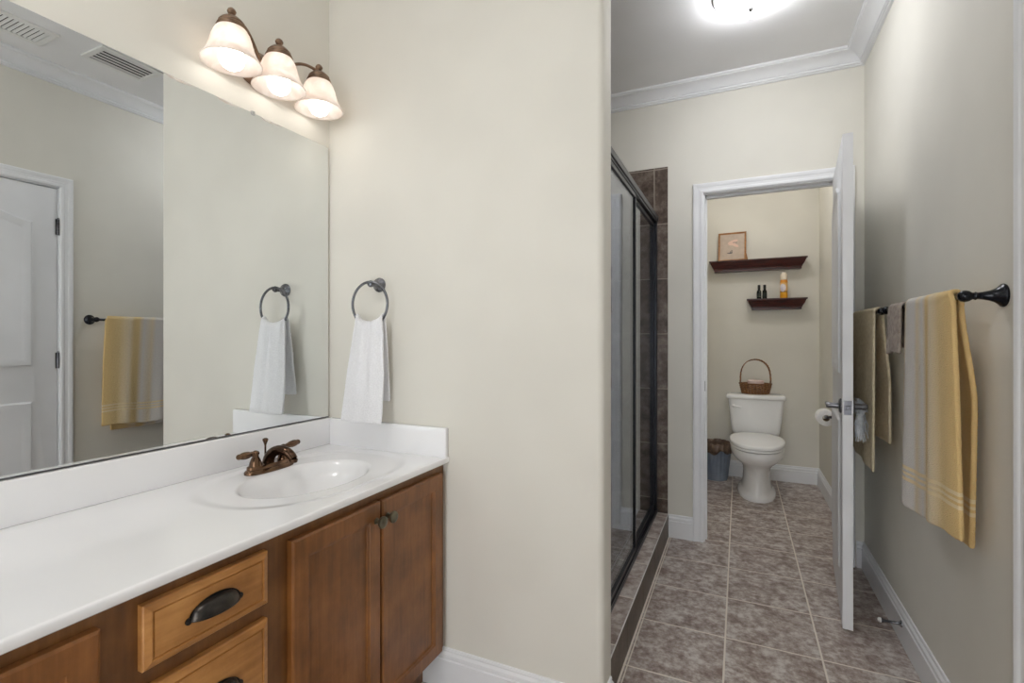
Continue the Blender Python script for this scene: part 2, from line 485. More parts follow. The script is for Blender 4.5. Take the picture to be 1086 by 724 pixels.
def mitre(bm, path, prof, to3, closed=False, side=1.0):
    """sweep prof [(offset, depth)] along a plane polyline with mitred corners; to3(a, b, depth) -> 3D"""
    P = [Vector(p) for p in path]
    N = len(P)
    rows = []
    for i in range(N):
        ds = []
        if closed or i > 0: ds.append((P[i] - P[(i - 1) % N]).normalized())
        if closed or i < N - 1: ds.append((P[(i + 1) % N] - P[i]).normalized())
        ns = [Vector((-d.y, d.x)) * side for d in ds]
        if len(ns) == 1: nv = ns[0]
        else:
            nv = (ns[0] + ns[1])
            nv = nv / (nv.length_squared / 2) if nv.length_squared > 1e-6 else ns[0]
        rows.append([bm.verts.new(to3(P[i].x + nv.x * o, P[i].y + nv.y * o, dp)) for o, dp in prof])
    M_ = len(prof)
    for i in range(N if closed else N - 1):
        A, B = rows[i], rows[(i + 1) % N]
        for k in range(M_):
            bm.faces.new((A[k], A[(k + 1) % M_], B[(k + 1) % M_], B[k]))
    if not closed:
        bm.faces.new(rows[0]); bm.faces.new(rows[-1])
    return bm

def inset_poly(pts, d):
    """inset a CCW polygon by d"""
    n = len(pts); out = []
    for i in range(n):
        p0, p1, p2 = Vector(pts[i - 1]), Vector(pts[i]), Vector(pts[(i + 1) % n])
        a, b = (p1 - p0).normalized(), (p2 - p1).normalized()
        na, nb = Vector((-a.y, a.x)), Vector((-b.y, b.x))
        nv = na + nb
        nv = nv / (nv.length_squared / 2)
        out.append(p1 + nv * d)
    return out

def panel_face(bm, w, h, panels, to3, steps):
    """a rectangular face w x h whose panel outlines are sunk through steps [(inset, depth)]; to3(a, b, depth)"""
    outer = [bm.verts.new(to3(a, b, 0)) for a, b in ((0, 0), (w, 0), (w, h), (0, h))]
    es = [bm.edges.new((outer[i], outer[(i + 1) % 4])) for i in range(4)]
    for poly in panels:
        loops = []
        for ins, dep in steps:
            q = inset_poly(poly, ins) if ins else [Vector(p) for p in poly]
            loops.append([bm.verts.new(to3(p.x, p.y, dep)) for p in q])
        n = len(poly)
        for i in range(n): es.append(bm.edges.new((loops[0][i], loops[0][(i + 1) % n])))
        for A, B in zip(loops, loops[1:]):
            for k in range(n):
                bm.faces.new((A[k], A[(k + 1) % n], B[(k + 1) % n], B[k]))
        bm.faces.new(loops[-1])
    bmesh.ops.triangle_fill(bm, use_beauty=True, edges=es)
    return outer

def fillet(x, a, b):
    t = max(0.0, min(1.0, (x - a) / (b - a)))
    return t * t * (3 - 2 * t)

# ================================================================== THE SETTING
# floor
bm = NB(); box(bm, XM - 0.12, XW + 0.12, YR - 0.12, YB + 0.12, -0.08, 0.0)
struct('floor', bm, M['floor'])
bm = NB(); box(bm, XM - 0.12, XW + 0.12, YR - 0.12, YB + 0.12, ZC, ZC + 0.08)
struct('ceiling', bm, M['ceiling'])

bm = NB()
box(bm, XM - 0.12, XM, YR - 0.12, YF, 0, ZC)
struct('wall_left', bm, M['wall'])
# right wall with the opening of the second door
bm = NB()
box(bm, XW, XW + 0.12, YR - 0.12, EY0, 0, ZC)
box(bm, XW, XW + 0.12, EY1, YB + 0.12, 0, ZC)
box(bm, XW, XW + 0.12, EY0, EY1, DZ, ZC)
struct('wall_right', bm, M['wall'])
bm = NB(); box(bm, XW + 0.121, XW + 0.14, EY0 - 0.1, EY1 + 0.1, 0, DZ + 0.1)
struct('door_gap_light_block', bm, M['wall'])  # unseen board added to block outside light leaking past the door
RX0, RX1 = -0.66, 0.20          # unseen opening added behind the camera to let fill light in
bm = NB()
box(bm, XM - 0.12, RX0, YR - 0.12, YR, 0, ZC)
box(bm, RX1, XW + 0.12, YR - 0.12, YR, 0, ZC)
box(bm, RX0, RX1, YR - 0.12, YR, DZ, ZC)
struct('wall_back', bm, M['wall'])
# partition with a bullnose end
bm = NB()
R = 0.022
pts = [(XM, YP), (XE - R, YP)]
for k in range(1, 9):
    a = -pi / 2 + (pi / 2) * k / 8
    pts.append((XE - R + R * cos(a), YP + R + R * sin(a)))
for k in range(0, 9):
    a = (pi / 2) * k / 8
    pts.append((XE - R + R * cos(a), YPB - R + R * sin(a)))
pts.append((XM, YPB))
loft(bm, [[(x, y, 0) for x, y in pts], [(x, y, ZC) for x, y in pts]])
struct('wall_partition', bm, M['wall'], smooth=40)
# far wall with the doorway
bm = NB()
box(bm, XM - 0.12, DX0, YF, YF2, 0, ZC)
box(bm, DX1, XW, YF, YF2, 0, ZC)
box(bm, DX0, DX1, YF, YF2, DZ, ZC)
struct('wall_far', bm, M['wall'])
bm = NB(); box(bm, XT - 0.12, XT, YF2, YB + 0.12, 0, ZC)
struct('wall_toilet_left', bm, M['wall'])
bm = NB(); box(bm, XT, XW, YB, YB + 0.12, 0, ZC)
struct('wall_toilet_end', bm, M['wall'])

al = bpy.data.lights.new('rear_fill_portal', 'AREA')
al.shape = 'RECTANGLE'; al.size = RX1 - RX0; al.size_y = DZ
al.cycles.is_portal = True
ao = bpy.data.objects.new('rear_fill_portal', al); C.objects.link(ao)
ao.location = ((RX0 + RX1) / 2, YR - 0.13, DZ / 2)
ao.rotation_euler = (pi / 2, 0, pi)      # faces +Y
ao['kind'] = 'helper'
bm = NB()
mitre(bm, [(RX0, 0), (RX0, DZ), (RX1, DZ), (RX1, 0)], [(0.0, 0.0), (0.0, 0.014), (0.058, 0.018), (0.058, 0.0)], lambda a, b, d: (a, YR + d, b), side=1.0)
struct('trim_15', bm, M['trim'], smooth=25)  # casing around the added rear opening

# crown moulding: one mesh per wall run, mitred against its neighbours
CROWN = [(0.0, 0.0), (0.087, 0.0), (0.087, 0.011), (0.081, 0.013), (0.079, 0.018), (0.066, 0.021), (0.048, 0.030), (0.031, 0.045), (0.023, 0.057), (0.016, 0.058), (0.016, 0.063), (0.020, 0.065), (0.020, 0.070), (0.012, 0.072), (0.012, 0.077), (0.0, 0.080)]
def crown_run(name, poly, i):
    """side i of the closed CCW polygon poly"""
    n = len(poly)
    P = [Vector(p) for p in poly]
    def nv(k):
        a = (P[k] - P[k - 1]).normalized(); b = (P[(k + 1) % n] - P[k]).normalized()
        m_ = Vector((-a.y, a.x)) + Vector((-b.y, b.x))
        return m_ / (m_.length_squared / 2)
    bm = NB()
    rows = []
    for k in (i, (i + 1) % n):
        v = nv(k)
        rows.append([(P[k].x + v.x * o, P[k].y + v.y * o, ZC - d) for o, d in CROWN])
    loft(bm, rows)
    return struct(name, bm, M['trim'], smooth=25)
ROOM = [(XW, YR), (XW, YF), (XM, YF), (XM, YPB), (XE, YPB), (XE, YP), (XM, YP), (XM, YR)]
for i in range(8):
    crown_run('trim_%d' % (i + 1), ROOM, i)

# baseboards
BB = [(0.0, 0.0), (0.015, 0.0), (0.015, 0.098), (0.0105, 0.101), (0.0105, 0.106), (0.0135, 0.109), (0.0125, 0.117), (0.008, 0.122), (0.006, 0.124), (0.007, 0.129), (0.005, 0.135), (0.0, 0.136)]
def base_run(name, pts, side=1.0):
    bm = NB()
    mitre(bm, pts, BB, lambda a, b, d: (a, b, d), side=side)
    return struct(name, bm, M['trim'], smooth=25)
base_run('baseboard_right', [(XW, EY1 + 0.062), (XW, YF), (DX1 + 0.066, YF)])
base_run('baseboard_right_rear', [(XW, YR), (XW, EY0 - 0.062)])
base_run('baseboard_far', [(DX0 - 0.058, YF), (-0.392, YF)])
rp = [(XM + 0.01, YP), (XE - R, YP)]
for k in range(1, 7):
    a = -pi / 2 + (pi / 2) * k / 6
    rp.append((XE - R + R * cos(a), YP + R + R * sin(a)))
rp.append((XE, YPB - 0.03))
base_run('baseboard_partition', rp, side=-1.0)
base_run('baseboard_toilet_room', [(XW, YF2), (XW, YB), (XT, YB), (XT, YF2)])

# door casings (trim) and jambs
CAS = [(0.0, 0.0), (0.0, 0.010), (0.006, 0.014), (0.016, 0.014), (0.020, 0.011), (0.034, 0.013), (0.040, 0.017), (0.052, 0.019), (0.058, 0.016), (0.058, 0.0)]
bm = NB()
mitre(bm, [(DX0, 0), (DX0, DZ), (DX1 , DZ), (DX1, 0)], CAS, lambda a, b, d: (a, YF - d, b), side=1.0)
struct('trim_9', bm, M['trim'], smooth=25)
bm = NB()   # jamb lining and stop strip
jt = 0.006
box(bm, DX0, DX0 + jt, YF - 0.001, YF2 + 0.001, 0, DZ)
box(bm, DX1 - jt, DX1, YF - 0.001, YF2 + 0.001, 0, DZ)
box(bm, DX0, DX1, YF - 0.001, YF2 + 0.001, DZ - jt, DZ)
box(bm, DX0 + jt, DX0 + jt + 0.010, YF + 0.045, YF + 0.078, 0, DZ - jt, 0.001)
box(bm, DX0 + jt, DX1 - jt, YF + 0.045, YF + 0.078, DZ - jt - 0.012, DZ - jt, 0.001)
struct('trim_10', bm, M['trim'])
bm = NB()   # strike plate let into the left jamb
box(bm, DX0 + jt, DX0 + jt + 0.0015, YF + 0.006, YF + 0.034, 0.885, 0.945, 0.0005)
tag(link_mesh('strike_plate', bm, M['darknickel']), 'small dark metal strike plate in the left door jamb of the toilet room', 'strike plate')
bm = NB()
mitre(bm, [(EY0, 0), (EY0, DZ), (EY1, DZ), (EY1, 0)], CAS, lambda a, b, d: (XW - d, a, b), side=1.0)
struct('trim_11', bm, M['trim'], smooth=25)
bm = NB()
box(bm, XW - 0.001, XW + 0.11, EY0, EY0 + jt, 0, DZ)
box(bm, XW - 0.001, XW + 0.11, EY1 - jt, EY1, 0, DZ)
box(bm, XW - 0.001, XW + 0.11, EY0, EY1, DZ - jt, DZ)
struct('trim_12', bm, M['trim'])

# moulded two-panel arch-top doors
def arch_panel(w, z0, z1, st, rise):
    pts = [(st, z0), (w - st, z0), (w - st, z1 - rise)]
    if rise:
        for k in range(1, 14):
            t = k / 14
            x = (w - st) + (2 * st - w) * t
            # flat shoulders that sweep up to a crowned middle
            pts.append((x, z1 - rise + rise * (0.5 - 0.5 * cos(2 * pi * t)) ** 0.8))
        pts.append((st, z1 - rise))
    else:
        pts = [(st, z0), (w - st, z0), (w - st, z1), (st, z1)]
    return pts
DSTEP = [(0, 0), (0.006, 0.004), (0.012, 0.009), (0.028, 0.010), (0.046, 0.003), (0.050, 0.0025)]
def make_door(name, w, h, th):
    """hinge edge at the local origin, the leaf along local +x, thickness along local +y"""
    bm = NB()
    st = 0.105
    panels = [arch_panel(w, 1.03, h - 0.13, st, 0.07), arch_panel(w, 0.20, 0.845, st, 0.0)]
    A = panel_face(bm, w, h, panels, lambda a, b, d: (a, d, b), DSTEP)
    B = panel_face(bm, w, h, panels, lambda a, b, d: (a, th - d, b), DSTEP)
    for i in range(4):
        bm.faces.new((A[i], A[(i + 1) % 4], B[(i + 1) % 4], B[i]))
    o = link_mesh(name, bm, M['door'], smooth=35)
    tag(o, kind='structure')
    return o

# toilet-room door: open, hinged on the right jamb
dw, dh, dt = 0.672, 2.022, 0.036
hx, hy = 0.4885, YF - 0.004
fx, fy = 0.420, 2.398
ang = math.atan2(fy - hy, fx - hx)
door1 = make_door('door_1', math.hypot(fx - hx, fy - hy), dh, -dt)
door1.location = (hx, hy, 0.012)
door1.rotation_euler = (0, 0, ang)
dwid = math.hypot(fx - hx, fy - hy)
# local +y points to the wall side (right face at y=0), left face at y=-dt
def lever(parent, x, ys, sgn, z, toward):
    """rosette + lever on one face; sgn = outward direction of local y; toward = direction of the lever along x"""
    bm = NB()
    lathe(bm, [(0, 0), (0.031, 0), (0.031, 0.004), (0.026, 0.009), (0.012, 0.011), (0.011, 0.040), (0.0, 0.041)], 24, (x, ys, z), (0, sgn, 0))
    pts, rad = [], []
    for k in range(9):
        t = k / 8
        pts.append((x + toward * (0.115 * t - 0.004), ys + sgn * (0.046 + 0.004 * sin(pi * t)), z + 0.004 * sin(pi * t) - 0.004 * t))
        rad.append(0.0095 - 0.0035 * t + (0.002 if k == 8 else 0))
    tube(bm, pts, rad, 10)
    lathe(bm, [(0, 0.034), (0.012, 0.036), (0.013, 0.045), (0.010, 0.054), (0, 0.056)], 16, (x, ys, z), (0, sgn, 0))
    return link_mesh('lever_handle', bm, M['darknickel'], parent, smooth=40)
LZ = 0.915 - 0.012
lever(door1, dwid - 0.065, -dt, -1, LZ, -1)
lever(door1, dwid - 0.065, 0, 1, LZ, -1)
bm = NB()
box(bm, dwid - 0.0005, dwid + 0.0012, -dt + 0.005, -0.005, LZ - 0.029, LZ + 0.029, 0.0005)
box(bm, dwid, dwid + 0.009, -dt + 0.011, -0.011, LZ - 0.009, LZ + 0.009, 0.002)
link_mesh('latch_plate', bm, M['darknickel'], door1)
def hinge(parent, x, y, z, ax='z'):
    bm = NB()
    for k in range(5):
        lathe(bm, [(0, 0), (0.006, 0), (0.006, 0.0165), (0, 0.0165)], 12, (x, y, z - 0.044 + k * 0.0178))
    lathe(bm, [(0, 0), (0.005, 0.001), (0.0045, 0.005), (0, 0.007)], 12, (x, y, z + 0.045))
    box(bm, x - 0.012, x + 0.012, y, y + 0.0015, z - 0.044, z + 0.044)
    return link_mesh('hinge', bm, M['darknickel'], parent)
for z in (0.19, 1.02, 1.83):
    hinge(door1, 0.002, 0.005, z)

# second door (closed, seen in the mirror); hinge edge towards +Y
d2w = EY1 - jt - 0.003 - (EY0 + jt + 0.003)
door2 = make_door('door_2', d2w, dh, -0.035)
door2.location = (XW - 0.0005, EY1 - jt - 0.003, 0.012)
door2.rotation_euler = (0, 0, -pi / 2)      # local x -> -Y ; local y -> +X
door2.location.x = XW + 0.036
for z in (0.19, 1.06, 1.81):
    h_ = hinge(door2, -0.002, -0.040, z)
bm = NB()
x_, z_ = d2w - 0.06, LZ
lathe(bm, [(0, 0), (0.031, 0), (0.031, 0.004), (0.026, 0.009), (0.012, 0.011), (0.011, 0.045), (0.0, 0.046)], 24, (x_, -0.035, z_), (0, -1, 0))
tube(bm, [(x_ - 0.115 * k / 8, -0.081, z_) for k in range(9)], [0.0095 - 0.003 * k / 8 for k in range(9)], 10)
link_mesh('lever_handle', bm, M['darknickel'], door2, smooth=40)

# ------------------------------------------------------------------ shower: tiled recess, curb
tt = 0.010
bm = NB()
box(bm, XM + tt, -0.3915, YF - tt, YF, 0.0, 2.232, 0.002)
struct('wall_shower_far', bm, M['tilewall_y'])
bm = NB(); box(bm, XM, XM + tt, YPB, YF, 0.0, 2.232)
struct('wall_shower_left', bm, M['tilewall_x'])
bm = NB(); box(bm, XM + tt, -0.3915, YPB, YPB + tt, 0.0, 2.232)
struct('wall_shower_near', bm, M['tilewall_y'])
bm = NB(); box(bm, XM + tt, -0.52, YPB + tt, YF - tt, 0.0, 0.03)
struct('floor_shower', bm, M['showerfloor'])
bm = NB()
box(bm, -0.52, -0.387, YPB + tt, YF - tt, 0.0, 0.140, 0.003)
for f in bm.faces:
    if f.normal.z > 0.7: f.material_index = 1
tag(link_mesh('trim_13', bm, [M['curbside'], M['curbtop']]), kind='structure')
bm = NB()  # grout bead along the top edge of the curb and in the tile's mitred corner
box(bm, -0.3895, -0.3860, YPB + tt, YF - tt, 0.1365, 0.1405)
struct('trim_14', bm, M['rubber'])
M['rubber'].node_tree.nodes['Principled BSDF'].inputs['Roughness'].default_value = 0.8
# ------------------------------------------------------------------ shower enclosure
sh = thing('shower_enclosure', 'dark metal framed glass shower enclosure standing on the tiled curb', 'shower door', (-0.470, 1.595, 0.1405))
L = YF - tt - 1.595 - 0.002
HZ = 1.938 - 0.1405
bm = NB()
box(bm, -0.024, 0.024, 0, L, HZ - 0.030, HZ, 0.003)
box(bm, -0.019, 0.019, 0, L, HZ - 0.042, HZ - 0.030, 0.001)
link_mesh('header', bm, M['frameblack'], sh)
bm = NB()
box(bm, -0.022, 0.022, 0, L, 0, 0.014, 0.002)
box(bm, -0.008, 0.003, 0, L, 0.014, 0.030, 0.001)
box(bm, 0.015, 0.021, 0, L, 0.014, 0.024, 0.001)
link_mesh('bottom_track', bm, M['frameblack'], sh)
for y0, y1 in ((0, 0.022), (L - 0.022, L)):
    bm = NB(); box(bm, -0.018, 0.018, y0, y1, 0.014, HZ - 0.042, 0.002)
    link_mesh('wall_jamb', bm, M['frameblack'], sh)
def panel(name, xo, y0, y1):
    z0, z1 = 0.032, HZ - 0.044
    s = 0.020
    bm = NB()
    box(bm, xo - 0.009, xo + 0.009, y0, y0 + s, z0, z1, 0.002)
    box(bm, xo - 0.009, xo + 0.009, y1 - s, y1, z0, z1, 0.002)
    box(bm, xo - 0.009, xo + 0.009, y0 + s, y1 - s, z0, z0 + s, 0.002)
    box(bm, xo - 0.009, xo + 0.009, y0 + s, y1 - s, z1 - s, z1, 0.002)
    fr_ = link_mesh(name, bm, M['frameblack'], sh)
    bm = NB(); box(bm, xo - 0.0025, xo + 0.0025, y0 + s, y1 - s, z0 + s, z1 - s)
    g = link_mesh('glass_pane', bm, M['glass'], fr_)
    return fr_
panel('door_panel', 0.008, 0.024, 2.425 - 1.595)
panel('fixed_panel', -0.006, 2.430 - 1.595, L - 0.024)

# ================================================================== VANITY
VY0, VY1 = -0.40, YP - 0.002
FXX = -0.930                      # face-frame front
van = thing('vanity_cabinet', 'stained maple bathroom vanity cabinet with doors and drawers under the white countertop', 'cabinet', (XM + 0.002, VY0, 0))
ox, oy = XM + 0.002, VY0
def VB(bm, x0, x1, y0, y1, z0, z1, bv=0): return box(bm, x0 - ox, x1 - ox, y0 - oy, y1 - oy, z0, z1, bv)
CB, CT = 0.122, 0.7715
bm = NB()
VB(bm, XM + 0.002, FXX - 0.019, VY0, VY1, CB, CB + 0.018)
VB(bm, XM + 0.002, FXX - 0.019, VY0, VY0 + 0.018, CB + 0.018, CT)
VB(bm, XM + 0.002, FXX - 0.019, VY1 - 0.018, VY1, CB + 0.018, CT)
VB(bm, XM + 0.002, XM + 0.012, VY0 + 0.018, VY1 - 0.018, CB + 0.018, CT)
VB(bm, XM + 0.03, FXX - 0.075, VY0, VY1 - 0.012, 0.0, CB)
link_mesh('carcass', bm, M['woodframe'], van)
bays = [(-0.385, -0.085, 'door'), (0.12 - 0.19, 0.435, 'doors'), (0.49, 0.735, 'drawers'), (0.792, 1.419, 'doors')]
bm = NB()
def FF(y0, y1, z0, z1): VB(bm, FXX - 0.019, FXX, y0, y1, z0, z1, 0.0)
FF(VY0, VY1, CT - 0.040, CT); FF(VY0, VY1, CB, CB + 0.035)
for a, b in ((VY0, -0.37), (-0.10, -0.055), (0.425, 0.500), (0.726, 0.812), (1.408, VY1)): FF(a, b, CB + 0.035, CT - 0.040)
FF(0.5, 0.726, 0.600, 0.640); FF(0.5, 0.726, 0.395, 0.435)
link_mesh('face_frame', bm, M['woodframe'], van)
def cab_door(y0, y1, z0, z1, knob_side, mat='woodv'):
    w, h = y1 - y0, z1 - z0
    bm = NB()
    fx_ = FXX + 0.020
    to = lambda a, b, d: (fx_ - d - ox, y0 + a - oy, z0 + b)
    fw = 0.041
    A = [bm.verts.new(to(a, b, 0.004)) for a, b in ((0, 0), (w, 0), (w, h), (0, h))]
    e = 0.005
    poly = [(fw, fw), (w - fw, fw), (w - fw, h - fw), (fw, h - fw)]
    bm2 = bm
    # chamfered edge ring, then the flat frame with the sunk panel
    outer = panel_face(bm, w, h, [poly], lambda a, b, d: to(e + a * (w - 2 * e) / w, e + b * (h - 2 * e) / h, d), [(0, 0), (0.0015, 0.003), (0.006, 0.0035), (0.0075, 0.008), (0.011, 0.009), (0.013, 0.009)])
    for i in range(4): bm.faces.new((A[i], A[(i + 1) % 4], outer[(i + 1) % 4], outer[i]))
    Bk = [bm.verts.new(to(a, b, 0.019)) for a, b in ((0, 0), (w, 0), (w, h), (0, h))]
    for i in range(4): bm.faces.new((A[i], A[(i + 1) % 4], Bk[(i + 1) % 4], Bk[i]))
    bm.faces.new(Bk)
    d = link_mesh('door', bm, M[mat], van, smooth=20)
    ky = y0 + 0.020 if knob_side < 0 else y1 - 0.020
    bm = NB()
    lathe(bm, [(0, 0), (0.009, 0), (0.009, 0.002), (0.0055, 0.004), (0.0055, 0.014), (0.0145, 0.017), (0.0165, 0.021), (0.0155, 0.026), (0.009, 0.030), (0, 0.031)], 24, (fx_ - ox, ky - oy, 0.695), (1, 0, 0))
    link_mesh('knob', bm, M['antique'], d, smooth=40)
    return d
cab_door(0.802, 1.1035, 0.140, 0.744, 1)
cab_door(1.1095, 1.419, 0.140, 0.744, -1)
cab_door(0.120 - 0.185, 0.183, 0.140, 0.744, 1)
cab_door(0.189, 0.436, 0.140, 0.744, -1)
cab_door(-0.385, -0.088, 0.140, 0.744, 1)
def cup_pull(parent, yc, zc, fx_):
    """cup (bin) pull: a quarter-ellipsoid hood open underneath, with a back flange"""
    bm = NB()
    a, hgt, dep = 0.048, 0.026, 0.024
    for s_, off in ((1.0, 0), (0.86, 1)):
        rows = []
        for i in range(9):
            ph = (pi / 2) * i / 8
            row = []
            for j in range(17):
                t = pi * j / 16
                row.append((fx_ - ox + s_ * dep * sin(t) * cos(ph) ** 0.9 + 0.0005, yc - oy - s_ * a * cos(t) * (1 - 0.06 * sin(ph)), zc - 0.010 + s_ * hgt * sin(ph) * (0.25 + 0.75 * sin(t) ** 0.8)))
            rows.append(row)
        loft(bm, rows, closed_ring=False, cap=False)
    o1, i1 = 0.052, 0.040
    ring = []
    pts_o, pts_i = [], []
    for j in range(17):
        t = pi * j / 16
        pts_o.append((fx_ - ox + 0.0015, yc - oy - o1 * cos(t), zc - 0.010 + 0.030 * sin(t)))
        pts_i.append((fx_ - ox + 0.0015, yc - oy - i1 * cos(t), zc - 0.010 + 0.018 * sin(t)))
    loft(bm, [pts_o, pts_i], closed_ring=False, cap=False)
    tube(bm, [(fx_ - ox + dep * sin(pi * j / 16) + 0.0005, yc - oy - a * cos(pi * j / 16), zc - 0.0105) for j in range(17)], 0.0019, 6)
    for s_ in (-1, 1):
        lathe(bm, [(0, 0), (0.006, 0), (0.006, 0.003), (0, 0.004)], 12, (fx_ - ox, yc - oy + s_ * 0.051, zc - 0.010), (1, 0, 0))
    return link_mesh('cup_pull', bm, M['pull'], parent, smooth=60)
def drawer(y0, y1, z0, z1):
    w, h = y1 - y0, z1 - z0
    bm = NB()
    fx_ = FXX + 0.020
    rings = []
    for ins, dp in ((0, 0.019), (0, 0.006), (0.002, 0.0035), (0.012, 0.000), (0.0135, 0.000), (0.0145, 0.0035), (0.0165, 0.0035), (0.0175, 0.0012), (0.020, 0.001)):
        rings.append([(fx_ - dp - ox, y0 + ins - oy + a * (w - 2 * ins), z0 + ins + b * (h - 2 * ins)) for a, b in ((0, 0), (1, 0), (1, 1), (0, 1))])
    loft(bm, rings)
    d = link_mesh('drawer', bm, M['woodh'], van, smooth=15)
    cup_pull(d, (y0 + y1) / 2 + 0.002, (z0 + z1) / 2 + 0.004, fx_)
    return d
drawer(0.497, 0.741, 0.636, 0.748)
drawer(0.497, 0.741, 0.430, 0.604)
drawer(0.497, 0.741, 0.140, 0.398)

# countertop with an integral oval bowl
CX0, CX1, CYA, CYB = XM + 0.001, -0.906, VY0 - 0.01, YP - 0.001
CZ = 0.792
top = thing('countertop', 'white cultured marble countertop with built-in oval sink on the maple vanity', 'countertop', (CX0, CYA, 0.772))
BCX, BCY, BA, BBY = -1.165, 1.085, 0.150, 0.212       # bowl centre and half axes
def hgt(x, y):
    z = 0.0
    # shallow recessed deck around bowl and faucet
    ex, ey = (x + 1.175) / 0.232, (y - 1.100) / 0.325
    e = (abs(ex) ** 2.4 + abs(ey) ** 2.4) ** (1 / 2.4)
    z -= 0.0040 * (1 - fillet(e, 0.87, 1.0))
    r = math.hypot((x - BCX) / BA, (y - BCY) / BBY)
    if r < 1.0:
        z -= 0.135 * (1 - r ** 2.3) * fillet(1.0 - r, 0.0, 0.14) ** 0.6
    return z
bm = NB()
xs = []
n1, n2 = 110, 150
ys_l = [CYA + (0.72 - CYA) * k / 14 for k in range(14)] + [0.72 + (CYB - 0.72) * k / n2 for k in range(n2 + 1)]
xs_l = [CX0 + (CX1 - 0.004 - CX0) * k / n1 for k in range(n1 + 1)]
grid = [[bm.verts.new((x - CX0, y - CYA, CZ + hgt(x, y) - 0.772)) for y in ys_l] for x in xs_l]
for i in range(len(xs_l) - 1):
    for j in range(len(ys_l) - 1):
        bm.faces.new((grid[i][j], grid[i + 1][j], grid[i + 1][j + 1], grid[i][j + 1]))
# rounded front edge and underside
prof = [(CX1 - 0.0015, CZ - 0.001), (CX1, CZ - 0.004), (CX1, CZ - 0.017), (CX1 - 0.002, CZ - 0.0195), (CX1 - 0.02, CZ - 0.020)]
last = grid[-1]
rows = []
for x, z in prof:
    row = [bm.verts.new((x - CX0, y - CYA, z - 0.772)) for y in ys_l]
    for j in range(len(ys_l) - 1):
        bm.faces.new((last[j], last[j + 1], row[j + 1], row[j]))
    rows.append(row); last = row
# left end
a = [grid[i][0] for i in range(len(xs_l))] + [r_[0] for r_ in rows]
bk = bm.verts.new((0, 0, 0)); bm.faces.new(a + [bk])
deck = link_mesh('deck', bm, M['marble'], top, smooth=60)
bm = NB()
box(bm, 0, 0.020, 0, CYB - CYA, CZ - 0.772, CZ + 0.101 - 0.772, 0.004, 3)
link_mesh('backsplash', bm, M['marble'], top, smooth=40)
bm = NB()
box(bm, 0.0195, CX1 - 0.002 - CX0, CYB - CYA - 0.020, CYB - CYA, CZ - 0.772 - 0.004, CZ + 0.100 - 0.772, 0.004, 3)
link_mesh('side_splash', bm, M['marble'], top, smooth=40)
bm = NB()
lathe(bm, [(0, 0.004), (0.012, 0.0035), (0.019, 0.002), (0.022, 0.0), (0.022, -0.004)], 24, (BCX - CX0, BCY - CYA, CZ - 0.135 - 0.004 - 0.772 + 0.002))
link_mesh('drain', bm, M['bronze'], top, smooth=40)

# faucet
fz = CZ - 0.004
fau = thing('faucet', 'oil rubbed bronze centerset faucet with two lever handles beside the sink bowl', 'faucet', (-1.340, 1.093, fz + 0.0002))
bm = NB()
def oval(z, a, b, n=40, p=2.6):
    r_ = []
    for k in range(n):
        t = 2 * pi * k / n
        c_, s_ = cos(t), sin(t)
        r_.append((a * math.copysign(abs(c_) ** (2 / p), c_), b * math.copysign(abs(s_) ** (2 / p), s_), z))
    return r_
loft(bm, [oval(0, 0.030, 0.084), oval(0.007, 0.030, 0.084), oval(0.011, 0.0275, 0.081), (oval(0.013, 0.0235, 0.077)), oval(0.022, 0.0235, 0.077), oval(0.024, 0.022, 0.075)])
link_mesh('base_plate', bm, M['bronze'], fau, smooth=50)
for s_ in (-1, 1):
    bm = NB()
    yy = 0.051 * s_
    lathe(bm, [(0.019, 0.020), (0.0195, 0.024), (0.0175, 0.028), (0.0165, 0.034), (0.0135, 0.042), (0.0095, 0.050), (0.0085, 0.054), (0.0105, 0.057), (0.0115, 0.061), (0.0095, 0.066), (0.004, 0.069), (0, 0.0695)], 28, (0, yy, 0))
    h1 = link_mesh('handle', bm, M['bronze'], fau, smooth=50)
    bm = NB()
    pr = [(0.0055, 0.004), (0.0055, 0.012), (0.0078, 0.015), (0.0060, 0.018), (0.0085, 0.022), (0.0105, 0.030), (0.0112, 0.040), (0.0105, 0.050), (0.0085, 0.057), (0.0075, 0.060), (0.0085, 0.063), (0.0070, 0.067), (0, 0.068)]
    lathe(bm, pr, 20, (0.0, yy, 0.061), (-0.10 if s_ > 0 else 0.16, s_, 0.04))
    link_mesh('lever', bm, M['bronze'], h1, smooth=50)
bm = NB()
pts, rad = [], []
for k in range(15):
    t = k / 14
    a_ = pi * (1.0 - t * 0.86)
    pts.append((0.050 + 0.058 * cos(a_) , 0, 0.018 + 0.044 * sin(a_) + (0.006 * t)))
    rad.append(0.0175 - 0.005 * t)
# spout body: tapered arch with a broad root
tube(bm, [(-0.008, 0, 0.016)] + pts, [0.019] + rad, 18)
lathe(bm, [(0.0115, 0), (0.012, -0.004), (0.0105, -0.010), (0, -0.010)], 18, (pts[-1][0] + 0.001, 0, pts[-1][2]))
link_mesh('spout', bm, M['bronze'], fau, smooth=50)
bm = NB()
tube(bm, [(-0.018, -0.002, 0.018), (-0.018, -0.002, 0.078)], 0.0028, 10)
lathe(bm, [(0.0045, 0.022), (0.003, 0.028)], 12, (-0.018, -0.002, 0))
lathe(bm, [(0.0028, 0.074), (0.0045, 0.080), (0.0085, 0.090), (0.0085, 0.094), (0.004, 0.097), (0, 0.0975)], 16, (-0.018, -0.002, 0))
link_mesh('lift_rod', bm, M['bronze'], fau, smooth=50)

